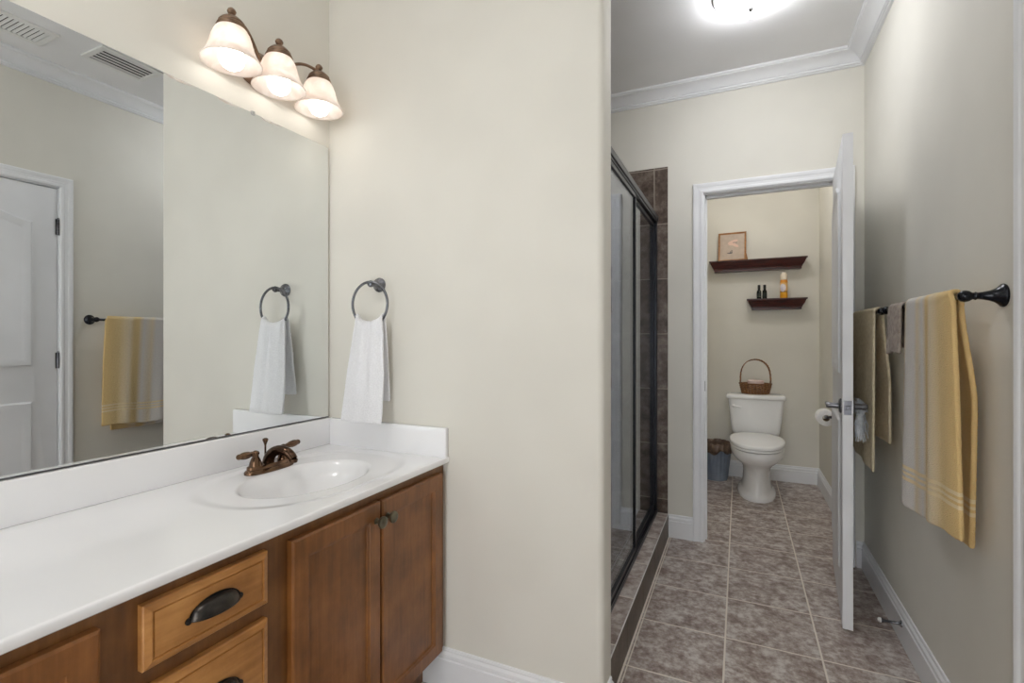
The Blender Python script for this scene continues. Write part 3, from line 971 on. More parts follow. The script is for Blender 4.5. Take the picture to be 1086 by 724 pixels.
# wall mirror
CLIPY = 1.110
MY0, MY1, MZ0, MZ1 = -0.35, YP - 0.011, 0.8965, 1.937
mir = thing('wall_mirror', 'large frameless rectangular mirror on the wall above the vanity backsplash', 'mirror', (XM, MY0, MZ0))
bm = NB()
box(bm, 0.0005, 0.0045, 0, MY1 - MY0, 0, MZ1 - MZ0, 0.0)
link_mesh('backing', bm, M['mirroredge'], mir)
bm = NB()
box(bm, 0.0045, 0.006, 0.001, MY1 - MY0 - 0.001, 0.001, MZ1 - MZ0 - 0.001)
link_mesh('silvered_glass', bm, M['mirror'], mir)
bm = NB()
box(bm, 0.0005, 0.0075, 0, MY1 - MY0, -0.0025, 0.0012, 0.0003)
link_mesh('bottom_channel', bm, M['darknickel'], mir)
for yy in (0.55, CLIPY - MY0):
    bm = NB(); box(bm, 0.0005, 0.0085, yy, yy + 0.012, MZ1 - MZ0 - 0.007, MZ1 - MZ0 + 0.006, 0.001)
    link_mesh('mirror_clip', bm, M['chrome'], mir)

# vanity light
LX = -1.362
LYS = (0.980, 1.146, 1.314)
RZ = 2.012
vl = thing('vanity_light', 'bronze three-lamp vanity light with alabaster bell shades above the mirror', 'wall light', (XM, 1.146, 2.085))
def lp(x, y, z): return (x - XM, y - 1.146, z - 2.085)
bm = NB()
def disc(x, a, b, n=40): return [(x, a * cos(2 * pi * k / n), b * sin(2 * pi * k / n)) for k in range(n)]
loft(bm, [disc(0.0005, 0.095, 0.062), disc(0.006, 0.095, 0.062), disc(0.010, 0.088, 0.056), disc(0.013, 0.080, 0.049), disc(0.018, 0.074, 0.044), disc(0.021, 0.060, 0.034)])
link_mesh('back_plate', bm, M['fixture_bronze'], vl, smooth=40)
bm = NB()
def spline(P, n=8):
    P = [Vector(p) for p in P]; out = []
    for i in range(len(P) - 1):
        p0, p1, p2, p3 = P[max(i - 1, 0)], P[i], P[i + 1], P[min(i + 2, len(P) - 1)]
        for k in range(n):
            t = k / n
            out.append(0.5 * ((2 * p1) + (-p0 + p2) * t + (2 * p0 - 5 * p1 + 4 * p2 - p3) * t * t + (-p0 + 3 * p1 - 3 * p2 + p3) * t ** 3))
    out.append(P[-1]); return out
AT = RZ + 0.137
for yo in (LYS[0], LYS[2]):
    sg = 1 if yo > 1.146 else -1
    tube(bm, spline([lp(XM + 0.016, 1.146, 2.085), lp(XM + 0.040, 1.146 + sg * 0.030, 2.100), lp(XM + 0.066, 1.146 + sg * 0.085, 2.140), lp(LX - 0.012, yo - sg * 0.045, AT + 0.004), lp(LX, yo, AT)]), 0.0050, 10)
tube(bm, spline([lp(XM + 0.016, 1.146, 2.085), lp(XM + 0.045, 1.146, 2.115), lp(LX - 0.022, 1.146, AT + 0.002), lp(LX, 1.146, AT)]), 0.0050, 10)
link_mesh('arm', bm, M['fixture_bronze'], vl, smooth=50)
for y in LYS:
    bm = NB()
    o_ = lp(LX, y, RZ)
    lathe(bm, [(0.0355, 0.098), (0.0405, 0.098), (0.0415, 0.103), (0.0375, 0.106), (0.0385, 0.110), (0.035, 0.114), (0.0355, 0.118), (0.029, 0.126), (0.022, 0.132), (0.012, 0.137), (0.007, 0.140), (0.006, 0.143), (0.010, 0.146), (0.0125, 0.152), (0.010, 0.158), (0.005, 0.162), (0, 0.163)], 36, o_, cap=False)
    h_ = link_mesh('socket_cap', bm, M['fixture_bronze'], vl, smooth=40)
    bm = NB()
    outp = [(0.0825, 0.0), (0.0810, 0.004), (0.0765, 0.011), (0.0690, 0.023), (0.0625, 0.038), (0.0580, 0.053), (0.0545, 0.068), (0.0490, 0.084), (0.0420, 0.096), (0.0370, 0.102)]
    inp = [(r_ - 0.003, z_ + (0.0006 if i == 0 else 0)) for i, (r_, z_) in enumerate(outp)]
    lathe(bm, inp[::-1] + outp, 48, o_, cap=False)
    link_mesh('shade', bm, M['shade'], vl, smooth=180)
    bm = NB()
    lathe(bm, [(0, -0.020), (0.014, -0.0175), (0.0255, -0.010), (0.0330, 0.002), (0.0355, 0.015), (0.0330, 0.029), (0.0270, 0.041), (0.0200, 0.053), (0.0160, 0.064), (0.0145, 0.080), (0.0145, 0.100), (0, 0.100)], 28, o_)
    link_mesh('bulb', bm, M['bulb'], vl, smooth=180)

# ------------------------------------------------------------------ towel ring with white hand towel
def ring_things():
    RX, RZc = -1.205, 1.333
    wy = YP
    t = thing('towel_ring', 'brushed nickel towel ring on the wall beside the mirror', 'towel ring', (RX, wy, 1.395))
    bm = NB()
    lathe(bm, [(0, 0.0003), (0.026, 0.0003), (0.0265, 0.004), (0.022, 0.008), (0.0235, 0.011), (0.015, 0.017), (0.009, 0.028), (0.0095, 0.036), (0.0075, 0.040), (0.0115, 0.046), (0.0125, 0.053), (0.009, 0.059), (0, 0.061)], 28, (0, 0, 0), (0, -1, 0))
    link_mesh('wall_post', bm, M['nickel'], t, smooth=40)
    bm = NB()
    N = 48; rr = 0.079
    tube(bm, [(rr * sin(2 * pi * k / N), -0.056, 1.322 - 1.395 + rr * cos(2 * pi * k / N)) for k in range(N)], 0.0048, 12, closed=True)
    link_mesh('ring', bm, M['nickel'], t, smooth=180)
ring_things()

def cloth(name, pathf, U, V, mat, th, parent=None, loc=(0, 0, 0), sub=1, fuzz=0.0015):
    """sheet pathf(u, v) -> point; stored u and distance-from-hem v in the 'cloth' attribute"""
    bm = NB()
    lay = bm.verts.layers.float_vector.new('cloth')
    g = [[bm.verts.new(Vector(pathf(i / U, j / V)) - Vector(loc)) for j in range(V + 1)] for i in range(U + 1)]
    for i in range(U):
        for j in range(V):
            bm.faces.new((g[i][j], g[i + 1][j], g[i + 1][j + 1], g[i][j + 1]))
    for i in range(U + 1):
        for j in range(V + 1):
            v = j / V
            g[i][j][lay] = (i / U, min(v, 1 - v) * 2, 0)
    o = link_mesh(name, bm, mat, parent, loc, smooth=180)
    s = o.modifiers.new('thick', 'SOLIDIFY'); s.thickness = th; s.offset = 0
    ss = o.modifiers.new('sub', 'SUBSURF'); ss.levels = sub; ss.render_levels = sub
    if fuzz:
        tx = bpy.data.textures.new(name + '_pile', 'CLOUDS'); tx.noise_scale = 0.006
        d = o.modifiers.new('pile', 'DISPLACE'); d.texture = tx; d.strength = fuzz * 2; d.mid_level = 0.5; d.texture_coords = 'LOCAL'
    return o

def lerp(a, b, t): return a + (b - a) * t
def pl(t, pts):
    """piecewise-linear interpolation with smoothing"""
    for (t0, v0), (t1, v1) in zip(pts, pts[1:]):
        if t <= t1:
            k = (t - t0) / (t1 - t0)
            k = k * k * (3 - 2 * k) * 0.5 + k * 0.5
            return v0 + (v1 - v0) * k
    return pts[-1][1]

def ring_towel(u, v):
    # v: 0 front hem -> over the bottom of the ring -> 1 back hem
    cx, ry = -1.205, YP - 0.056
    uu = u - 0.5
    gath = 0.006 * sin(uu * 13 + 0.6) + 0.003 * sin(uu * 23)
    dz = 0.079 - math.sqrt(max(0.0, 0.079 ** 2 - (uu * 0.125) ** 2))     # the ring's own curve
    Zr = 1.322 - 0.079 + 0.004 + dz
    if v < 0.50:
        t = v / 0.50              # 0 hem, 1 ring
        z = lerp(0.904, Zr, t)
        w = pl(t, [(0, 0.184), (0.4, 0.172), (0.8, 0.146), (1, 0.128)])
        x = cx - 0.004 * (1 - t) + uu * w + 0.003 * sin(uu * 14 + t * 3) * t
        y = lerp(1.350, ry - 0.012, t ** 0.8) + gath * (0.35 + 0.65 * t) - 0.005 * cos(uu * 5)
    elif v < 0.58:
        a = pi * (v - 0.50) / 0.08
        z = Zr + 0.010 * sin(a)
        y = ry - 0.012 * cos(a) + gath * (1 - a / pi) - 0.005 * cos(uu * 5) * (1 - a / pi)
        x = cx + uu * 0.128 + 0.003 * sin(uu * 14 + 3)
    else:
        t = (v - 0.58) / 0.42
        z = lerp(Zr, 0.974, t)
        w = pl(t, [(0, 0.128), (0.4, 0.145), (1, 0.162)])
        x = cx - 0.008 * t + uu * w + 0.003 * sin(uu * 12)
        y = ry + 0.012 + 0.014 * t + 0.004 * sin(uu * 11 + 0.5)
    return (x, y, z)
tw = cloth('hand_towel', ring_towel, 34, 70, M['towelwhite'], 0.0075, loc=(-1.205, 1.40, 0.90))
tag(tw, 'white terry hand towel hanging through the nickel towel ring', 'towel')

# outlet plate behind the hand towel
ot = thing('outlet_plate', 'white electrical outlet plate on the wall behind the hand towel', 'outlet', (-1.215, YP, 1.085))
bm = NB(); box(bm, -0.036, 0.036, -0.006, -0.0003, -0.058, 0.058, 0.003)
link_mesh('cover_plate', bm, M['plate'], ot)
for s_ in (-1, 1):
    bm = NB(); box(bm, -0.017, 0.017, -0.0075, -0.0055, s_ * 0.021 - 0.014, s_ * 0.021 + 0.014, 0.002)
    so = link_mesh('socket', bm, M['plate'], ot)
    bm = NB()
    for q in (-0.006, 0.006): box(bm, q - 0.001, q + 0.001, -0.0078, -0.0072, s_ * 0.021 - 0.002, s_ * 0.021 + 0.006)
    link_mesh('slot', bm, M['cap'], so)

# ------------------------------------------------------------------ towel bars on the right wall
BZ, BX = 1.306, XW - 0.077
def towel_bar(label, y0, y1):
    t = thing('towel_bar', label, 'towel bar', (XW, y0, BZ), 0, None)
    for y in (0, y1 - y0):
        bm = NB()
        lathe(bm, [(0, 0.0004), (0.0275, 0.0004), (0.029, 0.003), (0.028, 0.007), (0.022, 0.012), (0.0165, 0.020), (0.0125, 0.030), (0.0098, 0.042), (0.0085, 0.052), (0.0105, 0.056), (0.0085, 0.060), (0.0095, 0.063), (0.0135, 0.069), (0.0150, 0.077), (0.0130, 0.085), (0.007, 0.0905), (0, 0.092)], 32, (0, y, 0), (-1, 0, 0))
        link_mesh('post', bm, M['black'], t, smooth=50)
    bm = NB()
    tube(bm, [(BX - XW, 0, 0), (BX - XW, y1 - y0, 0)], 0.0075, 14)
    link_mesh('rod', bm, M['black'], t, smooth=50)
    return t
towel_bar('black towel bar holding the gold bath towel and washcloth', 1.608, 2.335)
towel_bar('black towel bar behind the open white door, holding the tan towel', 2.405, 3.020)

def gold(u, v):
    # u: 0 near end (camera side) -> 1 far end ; v: 0 front hem -> back hem
    vt = 0.50
    rip = 0.006 * sin(u * 12.0 + 0.7) + 0.003 * sin(u * 25 + 2)
    if v < vt - 0.03:
        t = v / (vt - 0.03)                       # 0 hem -> 1 bar
        h = 1 - t
        z = lerp(0.676, BZ + 0.004, t) + 0.006 * h * sin(u * 7)
        y = lerp(pl(t, [(0, 1.634), (0.5, 1.636), (1, 1.646)]), lerp(1.975, 2.02, t), u)
        x = BX - 0.015 + (0.008 * (1 - u) - 0.022 * u) * h + (0.35 + 0.8 * h) * rip
        if u < 0.09:                              # near edge rolls towards the wall
            k = 1 - u / 0.09
            x += 0.005 * k * k
    elif v < vt + 0.03:
        a = pi * (v - (vt - 0.03)) / 0.06
        x = BX - 0.015 * cos(a) + 0.35 * rip * (1 - a / pi)
        z = BZ + 0.004 + 0.0135 * sin(a)
        y = lerp(1.650 + 0.022 * a / pi, 2.02 + 0.03 * a / pi, u)
    else:
        t = (v - vt - 0.03) / (1 - vt - 0.03)
        z = lerp(BZ + 0.004, 0.640, t)
        y = lerp(pl(t, [(0, 1.672), (0.4, 1.676), (1, 1.700)]), 2.05, u)
        x = BX + 0.015 + 0.028 * fillet(t, 0, 0.45) + 0.004 * sin(u * 10 + 1) * t
    return (x, y, z)
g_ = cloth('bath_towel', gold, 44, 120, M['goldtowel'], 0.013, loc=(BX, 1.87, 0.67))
tag(g_, 'large gold bath towel with painted-in grey sheen hanging over the near black towel bar', 'towel')

def wash(u, v):
    vt = 0.52
    y = lerp(2.095, 2.238, u)
    if v < vt - 0.06:
        t = v / (vt - 0.06)
        z = lerp(1.145, BZ + 0.004, t) + 0.004 * sin(u * 5)
        x = BX - 0.013 - 0.006 * (1 - t) + 0.004 * sin(u * 9 + 1) * (1 - t)
    elif v < vt + 0.06:
        a = pi * (v - (vt - 0.06)) / 0.12
        x = BX - 0.013 * cos(a); z = BZ + 0.004 + 0.011 * sin(a)
    else:
        t = (v - vt - 0.06) / (1 - vt - 0.06)
        z = lerp(BZ + 0.004, 1.165, t); x = BX + 0.013 + 0.006 * t
    return (x, y, z)
w_ = cloth('washcloth', wash, 16, 44, M['wash'], 0.010, loc=(BX, 2.19, 1.15))
tag(w_, 'small mauve-brown washcloth hanging beside the gold bath towel', 'washcloth')

def tan_towel(u, v):
    # u 0 near edge
    vt = 0.53
    if v < vt - 0.03:
        t = v / (vt - 0.03)
        z = lerp(0.648, BZ + 0.004, t) + 0.03 * u * (1 - t)
        y = lerp(2.450, 2.86, u)
        x = BX - 0.014 - 0.004 * (1 - t) + 0.004 * sin(u * 15) * (1 - t)
    elif v < vt + 0.03:
        a = pi * (v - (vt - 0.03)) / 0.06
        x = BX - 0.014 * cos(a); z = BZ + 0.004 + 0.012 * sin(a); y = lerp(2.450, 2.86, u)
    else:
        t = (v - vt - 0.03) / (1 - vt - 0.03)
        z = lerp(BZ + 0.004, 0.770, t); y = lerp(2.440, 2.86, u)
        x = BX + 0.014 + 0.022 * fillet(t, 0, 0.6) + 0.004 * sin(u * 9) * t
    return (x, y, z)
t_ = cloth('tan_towel', tan_towel, 24, 90, M['tan'], 0.011, loc=(BX, 2.65, 0.65))
tag(t_, 'tan bath towel hanging behind the open white door', 'towel')
# silvery ornament hanging from the inner door lever: a knot of organza strips
lev_w = door1.matrix_basis @ Vector((dwid - 0.100, 0.036, LZ))
orn = thing('ribbon_tassel', 'wispy silver ribbon tassel hanging from the lever behind the open white door', 'ornament', tuple(lev_w))
bm = NB()
rnd = random.Random(3)
for k in range(190):
    a = rnd.uniform(0, 2 * pi); e = rnd.uniform(-0.9, 1.2)
    ln = rnd.uniform(0.020, 0.044)
    d = Vector((cos(a) * cos(e), sin(a) * cos(e), sin(e)))
    if d.x > 0.1: ln *= 0.45
    p0 = d * 0.008
    pts = [p0 + d * ln * t + Vector((rnd.uniform(-1, 1) * 0.004, rnd.uniform(-1, 1) * 0.004, -0.010 * t * t)) for t in (0, 0.33, 0.66, 1)]
    sd = d.cross(Vector((rnd.uniform(-1, 1), rnd.uniform(-1, 1), rnd.uniform(-1, 1)))).normalized() * 0.0022
    loft(bm, [[p - sd, p + sd] for p in pts], closed_ring=False, cap=False)
link_mesh('pompom', bm, M['silverribbon'], orn)
bm = NB()
for k in range(90):
    a = rnd.uniform(0, 2 * pi); ln = rnd.uniform(0.06, 0.135); rr = rnd.uniform(0.005, 0.024)
    pts = []
    for j in range(7):
        t = j / 6
        r0 = rr * (0.3 + 0.9 * t) + 0.003 * sin(t * 9 + k)
        pts.append(Vector((cos(a) * r0 , sin(a) * r0, -0.018 - ln * t)))
    sd = Vector((-sin(a + 0.6), cos(a + 0.6), 0)) * 0.0017
    loft(bm, [[p - sd, p + sd] for p in pts], closed_ring=False, cap=False)
link_mesh('fringe', bm, M['silverribbon'], orn)

# door stop on the right baseboard
ds = thing('door_stop', 'metal rod door stop screwed into the right wall baseboard', 'door stop', (XW - 0.0155, 2.392, 0.082))
bm = NB()
lathe(bm, [(0, 0), (0.0125, 0), (0.012, 0.004), (0.008, 0.007), (0.0055, 0.012), (0.0048, 0.030), (0.0050, 0.048), (0.0062, 0.056), (0.0085, 0.062), (0.009, 0.066), (0, 0.066)], 20, (0, 0, 0), (-1, 0, 0))
link_mesh('rod', bm, M['nickel'], ds, smooth=50)
bm = NB(); lathe(bm, [(0.0088, 0.0662), (0.0092, 0.068), (0.0088, 0.074), (0.006, 0.077), (0, 0.077)], 16, (0, 0, 0), (-1, 0, 0))
link_mesh('rubber_tip', bm, M['rubber'], ds, smooth=50)

# ------------------------------------------------------------------ ceiling lamps
def ceiling_lamp(label, x, y, R_, mat, drop=0.075):
    t = thing('ceiling_light', label, 'ceiling light', (x, y, ZC))
    bm = NB()
    lathe(bm, [(0, -0.0002), (R_ * 0.93, -0.0002), (R_ * 0.98, -0.004), (R_ * 1.0, -0.008), (R_ * 1.0, -0.011), (R_ * 0.97, -0.013), (R_ * 0.94, -0.010)], 56, cap=False)
    link_mesh('canopy_ring', bm, M['chrome'], t, smooth=40)
    bm = NB()
    prof = []
    for k in range(12):
        a = (pi / 2) * k / 11
        prof.append((R_ * 0.95 * cos(a) ** 0.8, -0.012 - (drop - 0.012) * sin(a)))
    prof[-1] = (0, prof[-1][1])
    lathe(bm, prof, 56, cap=False)
    link_mesh('glass_dome', bm, mat, t, smooth=180)
    bm = NB()
    lathe(bm, [(0, -drop - 0.016), (0.007, -drop - 0.014), (0.010, -drop - 0.008), (0.0125, -drop - 0.003), (0.012, -drop + 0.002), (0, -drop + 0.003)], 20)
    link_mesh('finial', bm, M['chrome'], t, smooth=50)
ceiling_lamp('lit glass dome ceiling light over the hallway by the shower', 0.046, 2.372, 0.152, M['dome_hall'])
ceiling_lamp('added fill light in a glass dome, unseen behind and above the camera', -0.72, -0.05, 0.17, M['fill_dome'])  # added out of view to brighten the room
ceiling_lamp('glass dome ceiling light inside the toilet room', 0.10, 3.86, 0.13, M['dome_wc'])

# ceiling vents seen in the mirror
def vent(label, x0, x1, y0, y1, name, n, along):
    t = thing(name, label, 'vent', ((x0 + x1) / 2, (y0 + y1) / 2, ZC), 0, None)
    w, l_ = (x1 - x0) / 2, (y1 - y0) / 2
    bm = NB()
    m_ = 0.028
    box(bm, -w, w, -l_, -l_ + m_, -0.010, -0.0003, 0.002); box(bm, -w, w, l_ - m_, l_, -0.010, -0.0003, 0.002)
    box(bm, -w, -w + m_, -l_ + m_, l_ - m_, -0.010, -0.0003, 0.002); box(bm, w - m_, w, -l_ + m_, l_ - m_, -0.010, -0.0003, 0.002)
    link_mesh('frame', bm, M['plate'], t)
    bm = NB(); box(bm, -w + m_, w - m_, -l_ + m_, l_ - m_, -0.0015, -0.0004)
    link_mesh('duct_opening', bm, new_mat('duct_grey', srgb(70, 72, 76), 0.8), t)
    bm = NB()
    for k in range(n):
        if along == 'x':
            p = -l_ + m_ + (2 * l_ - 2 * m_) * (k + 0.5) / n
            loft(bm, [[(sx_, p - 0.004, -0.0016), (sx_, p - 0.0028, -0.0016), (sx_, p + 0.006, -0.009), (sx_, p + 0.0048, -0.0095)] for sx_ in (-w + m_, w - m_)])
        else:
            p = -w + m_ + (2 * w - 2 * m_) * (k + 0.5) / n
            loft(bm, [[(p - 0.007, sy_, -0.0045), (p + 0.007, sy_, -0.0045), (p + 0.007, sy_, -0.0060), (p - 0.007, sy_, -0.0060)] for sy_ in (-l_ + m_, l_ - m_)])
    link_mesh('louvre', bm, M['plate'], t)
vent('white ceiling air register with many short slats, left one in the mirror', 0.165, 0.365, 0.93, 1.29, 'air_register', 16, 'x')
vent('white slatted exhaust vent on the ceiling, right one in the mirror', 0.065, 0.275, 1.42, 1.72, 'exhaust_vent', 5, 'y')

# ================================================================== TOILET ROOM
tx, ty = 0.122, 4.690
toi = thing('toilet', 'white two-piece toilet with closed lid against the end wall', 'toilet', (tx, ty, 0.0005))
def T(x, y, z): return (x, y - ty, z)
def egg(cy_, a, bf, bb, z, n=44, p=2.2):
    """egg outline: half width a, front reach bf (towards -Y), back reach bb"""
    r_ = []
    for k in range(n):
        t = 2 * pi * k / n
        c_, s_ = cos(t), sin(t)
        b = bb if s_ > 0 else bf
        r_.append((a * math.copysign(abs(c_) ** (2 / p), c_), cy_ - ty + b * math.copysign(abs(s_) ** (2 / p), s_), z))
    return r_
bm = NB()
# pedestal and bowl as one vitreous body
loft(bm, [
    egg(4.30, 0.132, 0.300, 0.300, 0.0), egg(4.30, 0.134, 0.302, 0.300, 0.012), egg(4.30, 0.130, 0.298, 0.300, 0.030), egg(4.30, 0.112, 0.275, 0.290, 0.040),
    egg(4.30, 0.102, 0.262, 0.280, 0.060), egg(4.30, 0.097, 0.250, 0.280, 0.11), egg(4.30, 0.094, 0.245, 0.280, 0.17), egg(4.29, 0.098, 0.250, 0.290, 0.215),
    egg(4.27, 0.116, 0.275, 0.300, 0.250), egg(4.24, 0.148, 0.315, 0.300, 0.285), egg(4.22, 0.172, 0.340, 0.280, 0.315), egg(4.22, 0.184, 0.352, 0.275, 0.345), egg(4.22, 0.186, 0.354, 0.275, 0.375), egg(4.22, 0.182, 0.350, 0.272, 0.381)])
link_mesh('bowl', bm, M['porcelain'], toi, smooth=50)
bm = NB()
loft(bm, [egg(4.22, 0.184, 0.352, 0.235, 0.385), egg(4.22, 0.190, 0.358, 0.240, 0.389), egg(4.22, 0.190, 0.358, 0.240, 0.398), egg(4.22, 0.186, 0.354, 0.238, 0.402)])
link_mesh('seat', bm, M['seatplastic'], toi, smooth=50)
bm = NB()
loft(bm, [egg(4.22, 0.186, 0.352, 0.236, 0.4045), egg(4.22, 0.191, 0.359, 0.240, 0.409), egg(4.22, 0.191, 0.359, 0.240, 0.424), egg(4.22, 0.186, 0.352, 0.237, 0.431), egg(4.22, 0.172, 0.330, 0.220, 0.434)])
box(bm, -0.10, -0.05, 4.45 - ty, 4.485 - ty, 0.383, 0.425, 0.006); box(bm, 0.05, 0.10, 4.45 - ty, 4.485 - ty, 0.383, 0.425, 0.006)
link_mesh('seat_lid', bm, M['seatplastic'], toi, smooth=50)
def rrect(x0, x1, y0, y1, z, r_=0.03, n=6):
    out = []
    for cx_, cy_, a0 in ((x1 - r_, y1 - r_, 0), (x0 + r_, y1 - r_, pi / 2), (x0 + r_, y0 + r_, pi), (x1 - r_, y0 + r_, 1.5 * pi)):
        for k in range(n + 1):
            a = a0 + (pi / 2) * k / n
            out.append((cx_ + r_ * cos(a), cy_ + r_ * sin(a) - ty, z))
    return out
bm = NB()
loft(bm, [rrect(-0.155, 0.155, 4.520, 4.685, 0.383), rrect(-0.170, 0.170, 4.510, 4.687, 0.395), rrect(-0.178, 0.178, 4.505, 4.688, 0.43), rrect(-0.198, 0.198, 4.490, 4.688, 0.60), rrect(-0.205, 0.205, 4.486, 4.688, 0.692)])
link_mesh('tank', bm, M['porcelain'], toi, smooth=50)
bm = NB()
loft(bm, [rrect(-0.214, 0.214, 4.478, 4.689, 0.6925, 0.034), rrect(-0.220, 0.220, 4.472, 4.689, 0.698, 0.036), rrect(-0.220, 0.220, 4.472, 4.689, 0.716, 0.036), rrect(-0.214, 0.214, 4.478, 4.688, 0.727, 0.034), rrect(-0.190, 0.190, 4.500, 4.68, 0.731, 0.03)])
link_mesh('tank_lid', bm, M['porcelain'], toi, smooth=50)
bm = NB()
lathe(bm, [(0, 0), (0.014, 0), (0.013, 0.006), (0.007, 0.010), (0.006, 0.018), (0, 0.018)], 16, (-0.165, 4.490 - ty, 0.635), (0, -1, 0))
tube(bm, [(-0.172, 4.474 - ty, 0.636), (-0.145, 4.472 - ty, 0.634), (-0.105, 4.474 - ty, 0.626)], [0.007, 0.0065, 0.008], 10)
link_mesh('flush_lever', bm, M['porcelain'], toi, smooth=50)
for s_ in (-1, 1):
    bm = NB(); lathe(bm, [(0.012, 0.0), (0.012, 0.006), (0.007, 0.012), (0, 0.013)], 14, (s_ * 0.112, 4.33 - ty, 0.026))
    link_mesh('bolt_cap', bm, M['porcelain'], toi, smooth=50)

# basket on the tank
bz = 0.7318
bk_ = thing('wicker_basket', 'brown wicker basket with a tall hoop handle on the toilet tank lid', 'basket', (0.122, 4.585, bz))
bm = NB()
n_st = 26
aX, aY, hB = 0.116, 0.080, 0.086
def bp_(t, z, s=1.0):
    k = 0.86 + 0.16 * (z / hB)
    return Vector((aX * k * s * cos(t), aY * k * s * sin(t), z))
for lay_ in range(10):
    z = 0.006 + lay_ * 0.0083
    pts = []
    for k in range(n_st * 4):
        t = 2 * pi * k / (n_st * 4)
        w_ = 1 + 0.030 * math.cos(t * n_st / 2 + (pi if lay_ % 2 else 0))
        pts.append(bp_(t, z, w_))
    tube(bm, pts, 0.0040, 6, closed=True)
for k in range(n_st):
    t = 2 * pi * (k + 0.5) / n_st
    tube(bm, [bp_(t, 0.002), bp_(t, hB * 0.5), bp_(t, hB)], 0.0026, 6)
box(bm, -0.08, 0.08, -0.05, 0.05, 0.0015, 0.006, 0.001)
link_mesh('woven_body', bm, M['wicker'], bk_, smooth=60)
bm = NB()
for ph in (0, pi):
    tube(bm, [bp_(2 * pi * k / 60, hB + 0.003 * sin(30 * 2 * pi * k / 60 + ph), 1.0 + 0.03 * cos(30 * 2 * pi * k / 60 + ph)) for k in range(60)], 0.0045, 8, closed=True)
link_mesh('rim', bm, M['wicker'], bk_, smooth=60)
bm = NB()
for ph in (0, 2 * pi / 3, 4 * pi / 3):
    pts = []
    for k in range(61):
        a = pi * k / 60
        hw = 0.112
        zc_ = 0.05 + 0.235 * (sin(a) ** 0.62)
        tw_ = a * 14 + ph
        pts.append((hw * cos(a) * (1.0 + 0.12 * sin(a)) + 0.0035 * cos(tw_), 0.0045 * sin(tw_), zc_ + 0.0035 * cos(tw_)))
    tube(bm, pts, 0.0034, 7)
link_mesh('handle', bm, M['wicker'], bk_, smooth=60)
def paper_roll(name, label, loc, axis, mat, R_=0.055, Lh=0.10, cat='toilet paper'):
    t = thing(name, label, cat, loc)
    bm = NB()
    ax = Vector(axis)
    lathe(bm, [(0.021, 0), (R_ - 0.004, 0), (R_, 0.003), (R_, Lh - 0.003), (R_ - 0.004, Lh), (0.021, Lh), (0.021, 0)], 36, (0, 0, 0), axis, cap=False)
    link_mesh('paper', bm, mat, t, smooth=40)
    bm = NB()
    lathe(bm, [(0.0208, 0.001), (0.0208, Lh - 0.001), (0.019, Lh - 0.001), (0.019, 0.001), (0.0208, 0.001)], 24, (0, 0, 0), axis, cap=False)
    link_mesh('core', bm, M['card'], t, smooth=40)
    return t
paper_roll('spare_toilet_roll', 'pale pink paper roll sitting in the wicker basket', (0.125, 4.585, bz + 0.0065), (0, 0, 1), M['pinkpaper'], 0.062, 0.106)

# trash can with a liner
tr = thing('trash_can', 'ribbed blue-grey trash can with a brown bag liner left of the toilet', 'trash can', (-0.180, 4.555, 0.0005))
bm = NB()
def fl(r_, z, n=160, ribs=20, amp=0.022):
    return [((r_ * (1 + amp * cos(ribs * 2 * pi * k / n))) * cos(2 * pi * k / n), (r_ * (1 + amp * cos(ribs * 2 * pi * k / n))) * sin(2 * pi * k / n), z) for k in range(n)]
loft(bm, [fl(0.088, 0.0, amp=0), fl(0.090, 0.010, amp=0), fl(0.091, 0.020), fl(0.118, 0.245), fl(0.121, 0.252, amp=0), fl(0.121, 0.275, amp=0), fl(0.118, 0.275, amp=0), fl(0.115, 0.25, amp=0), fl(0.088, 0.02, amp=0), ])
link_mesh('bucket', bm, M['bucket'], tr, smooth=35)
bm = NB()
n = 160
rings = []
for i, (r_, z, am) in enumerate([(0.108, 0.20, 0.003), (0.113, 0.26, 0.002), (0.118, 0.300, 0.004), (0.121, 0.314, 0.005), (0.1245, 0.308, 0.004), (0.1275, 0.285, 0.004), (0.1275, 0.262, 0.005), (0.126, 0.238, 0.006)]):
    ring = []
    for k in range(n):
        t = 2 * pi * k / n
        d = 0.7 * am * (sin(19 * t + i * 0.5) + 0.7 * sin(31 * t - i * 0.4))
        zz = z + (0.010 * sin(5 * t + 1) + 0.006 * sin(9 * t)) * (1.3 if i == 7 else 0.25)
        rr = r_ + max(d, -0.001 if i in (5, 6, 7) else -1)
        ring.append((rr * cos(t), rr * sin(t), zz))
    rings.append(ring)
loft(bm, rings, cap=False)
ln_ = link_mesh('bag_liner', bm, M['bag'], tr, smooth=180)
mo_ = ln_.modifiers.new('t', 'SOLIDIFY'); mo_.thickness = 0.0012; mo_.offset = 0

# toilet-paper holder and roll
tp = thing('toilet_paper_holder', 'dark metal toilet paper holder on the toilet room right wall', 'paper holder', (XW, 3.862, 0.672))
bm = NB()
lathe(bm, [(0, 0.0004), (0.026, 0.0004), (0.027, 0.004), (0.020, 0.010), (0.010, 0.018), (0.009, 0.052), (0.013, 0.060), (0.013, 0.070), (0.006, 0.076), (0, 0.077)], 28, (0, 0, 0), (-1, 0, 0))
link_mesh('wall_post', bm, M['darknickel'], tp, smooth=40)
bm = NB()
tube(bm, [(-0.064, -0.020, 0), (-0.064, 0.150, 0)], 0.0075, 12)
lathe(bm, [(0, -0.024), (0.011, -0.022), (0.012, -0.014), (0.0075, -0.012)], 16, (-0.064, 0, 0), (0, 1, 0))
link_mesh('arm', bm, M['darknickel'], tp, smooth=40)
rl = paper_roll('toilet_roll', 'white toilet paper roll on the wall holder near the toilet', (XW - 0.064, 3.8825, 0.6605), (0, 1, 0), M['paper'], 0.054, 0.105)

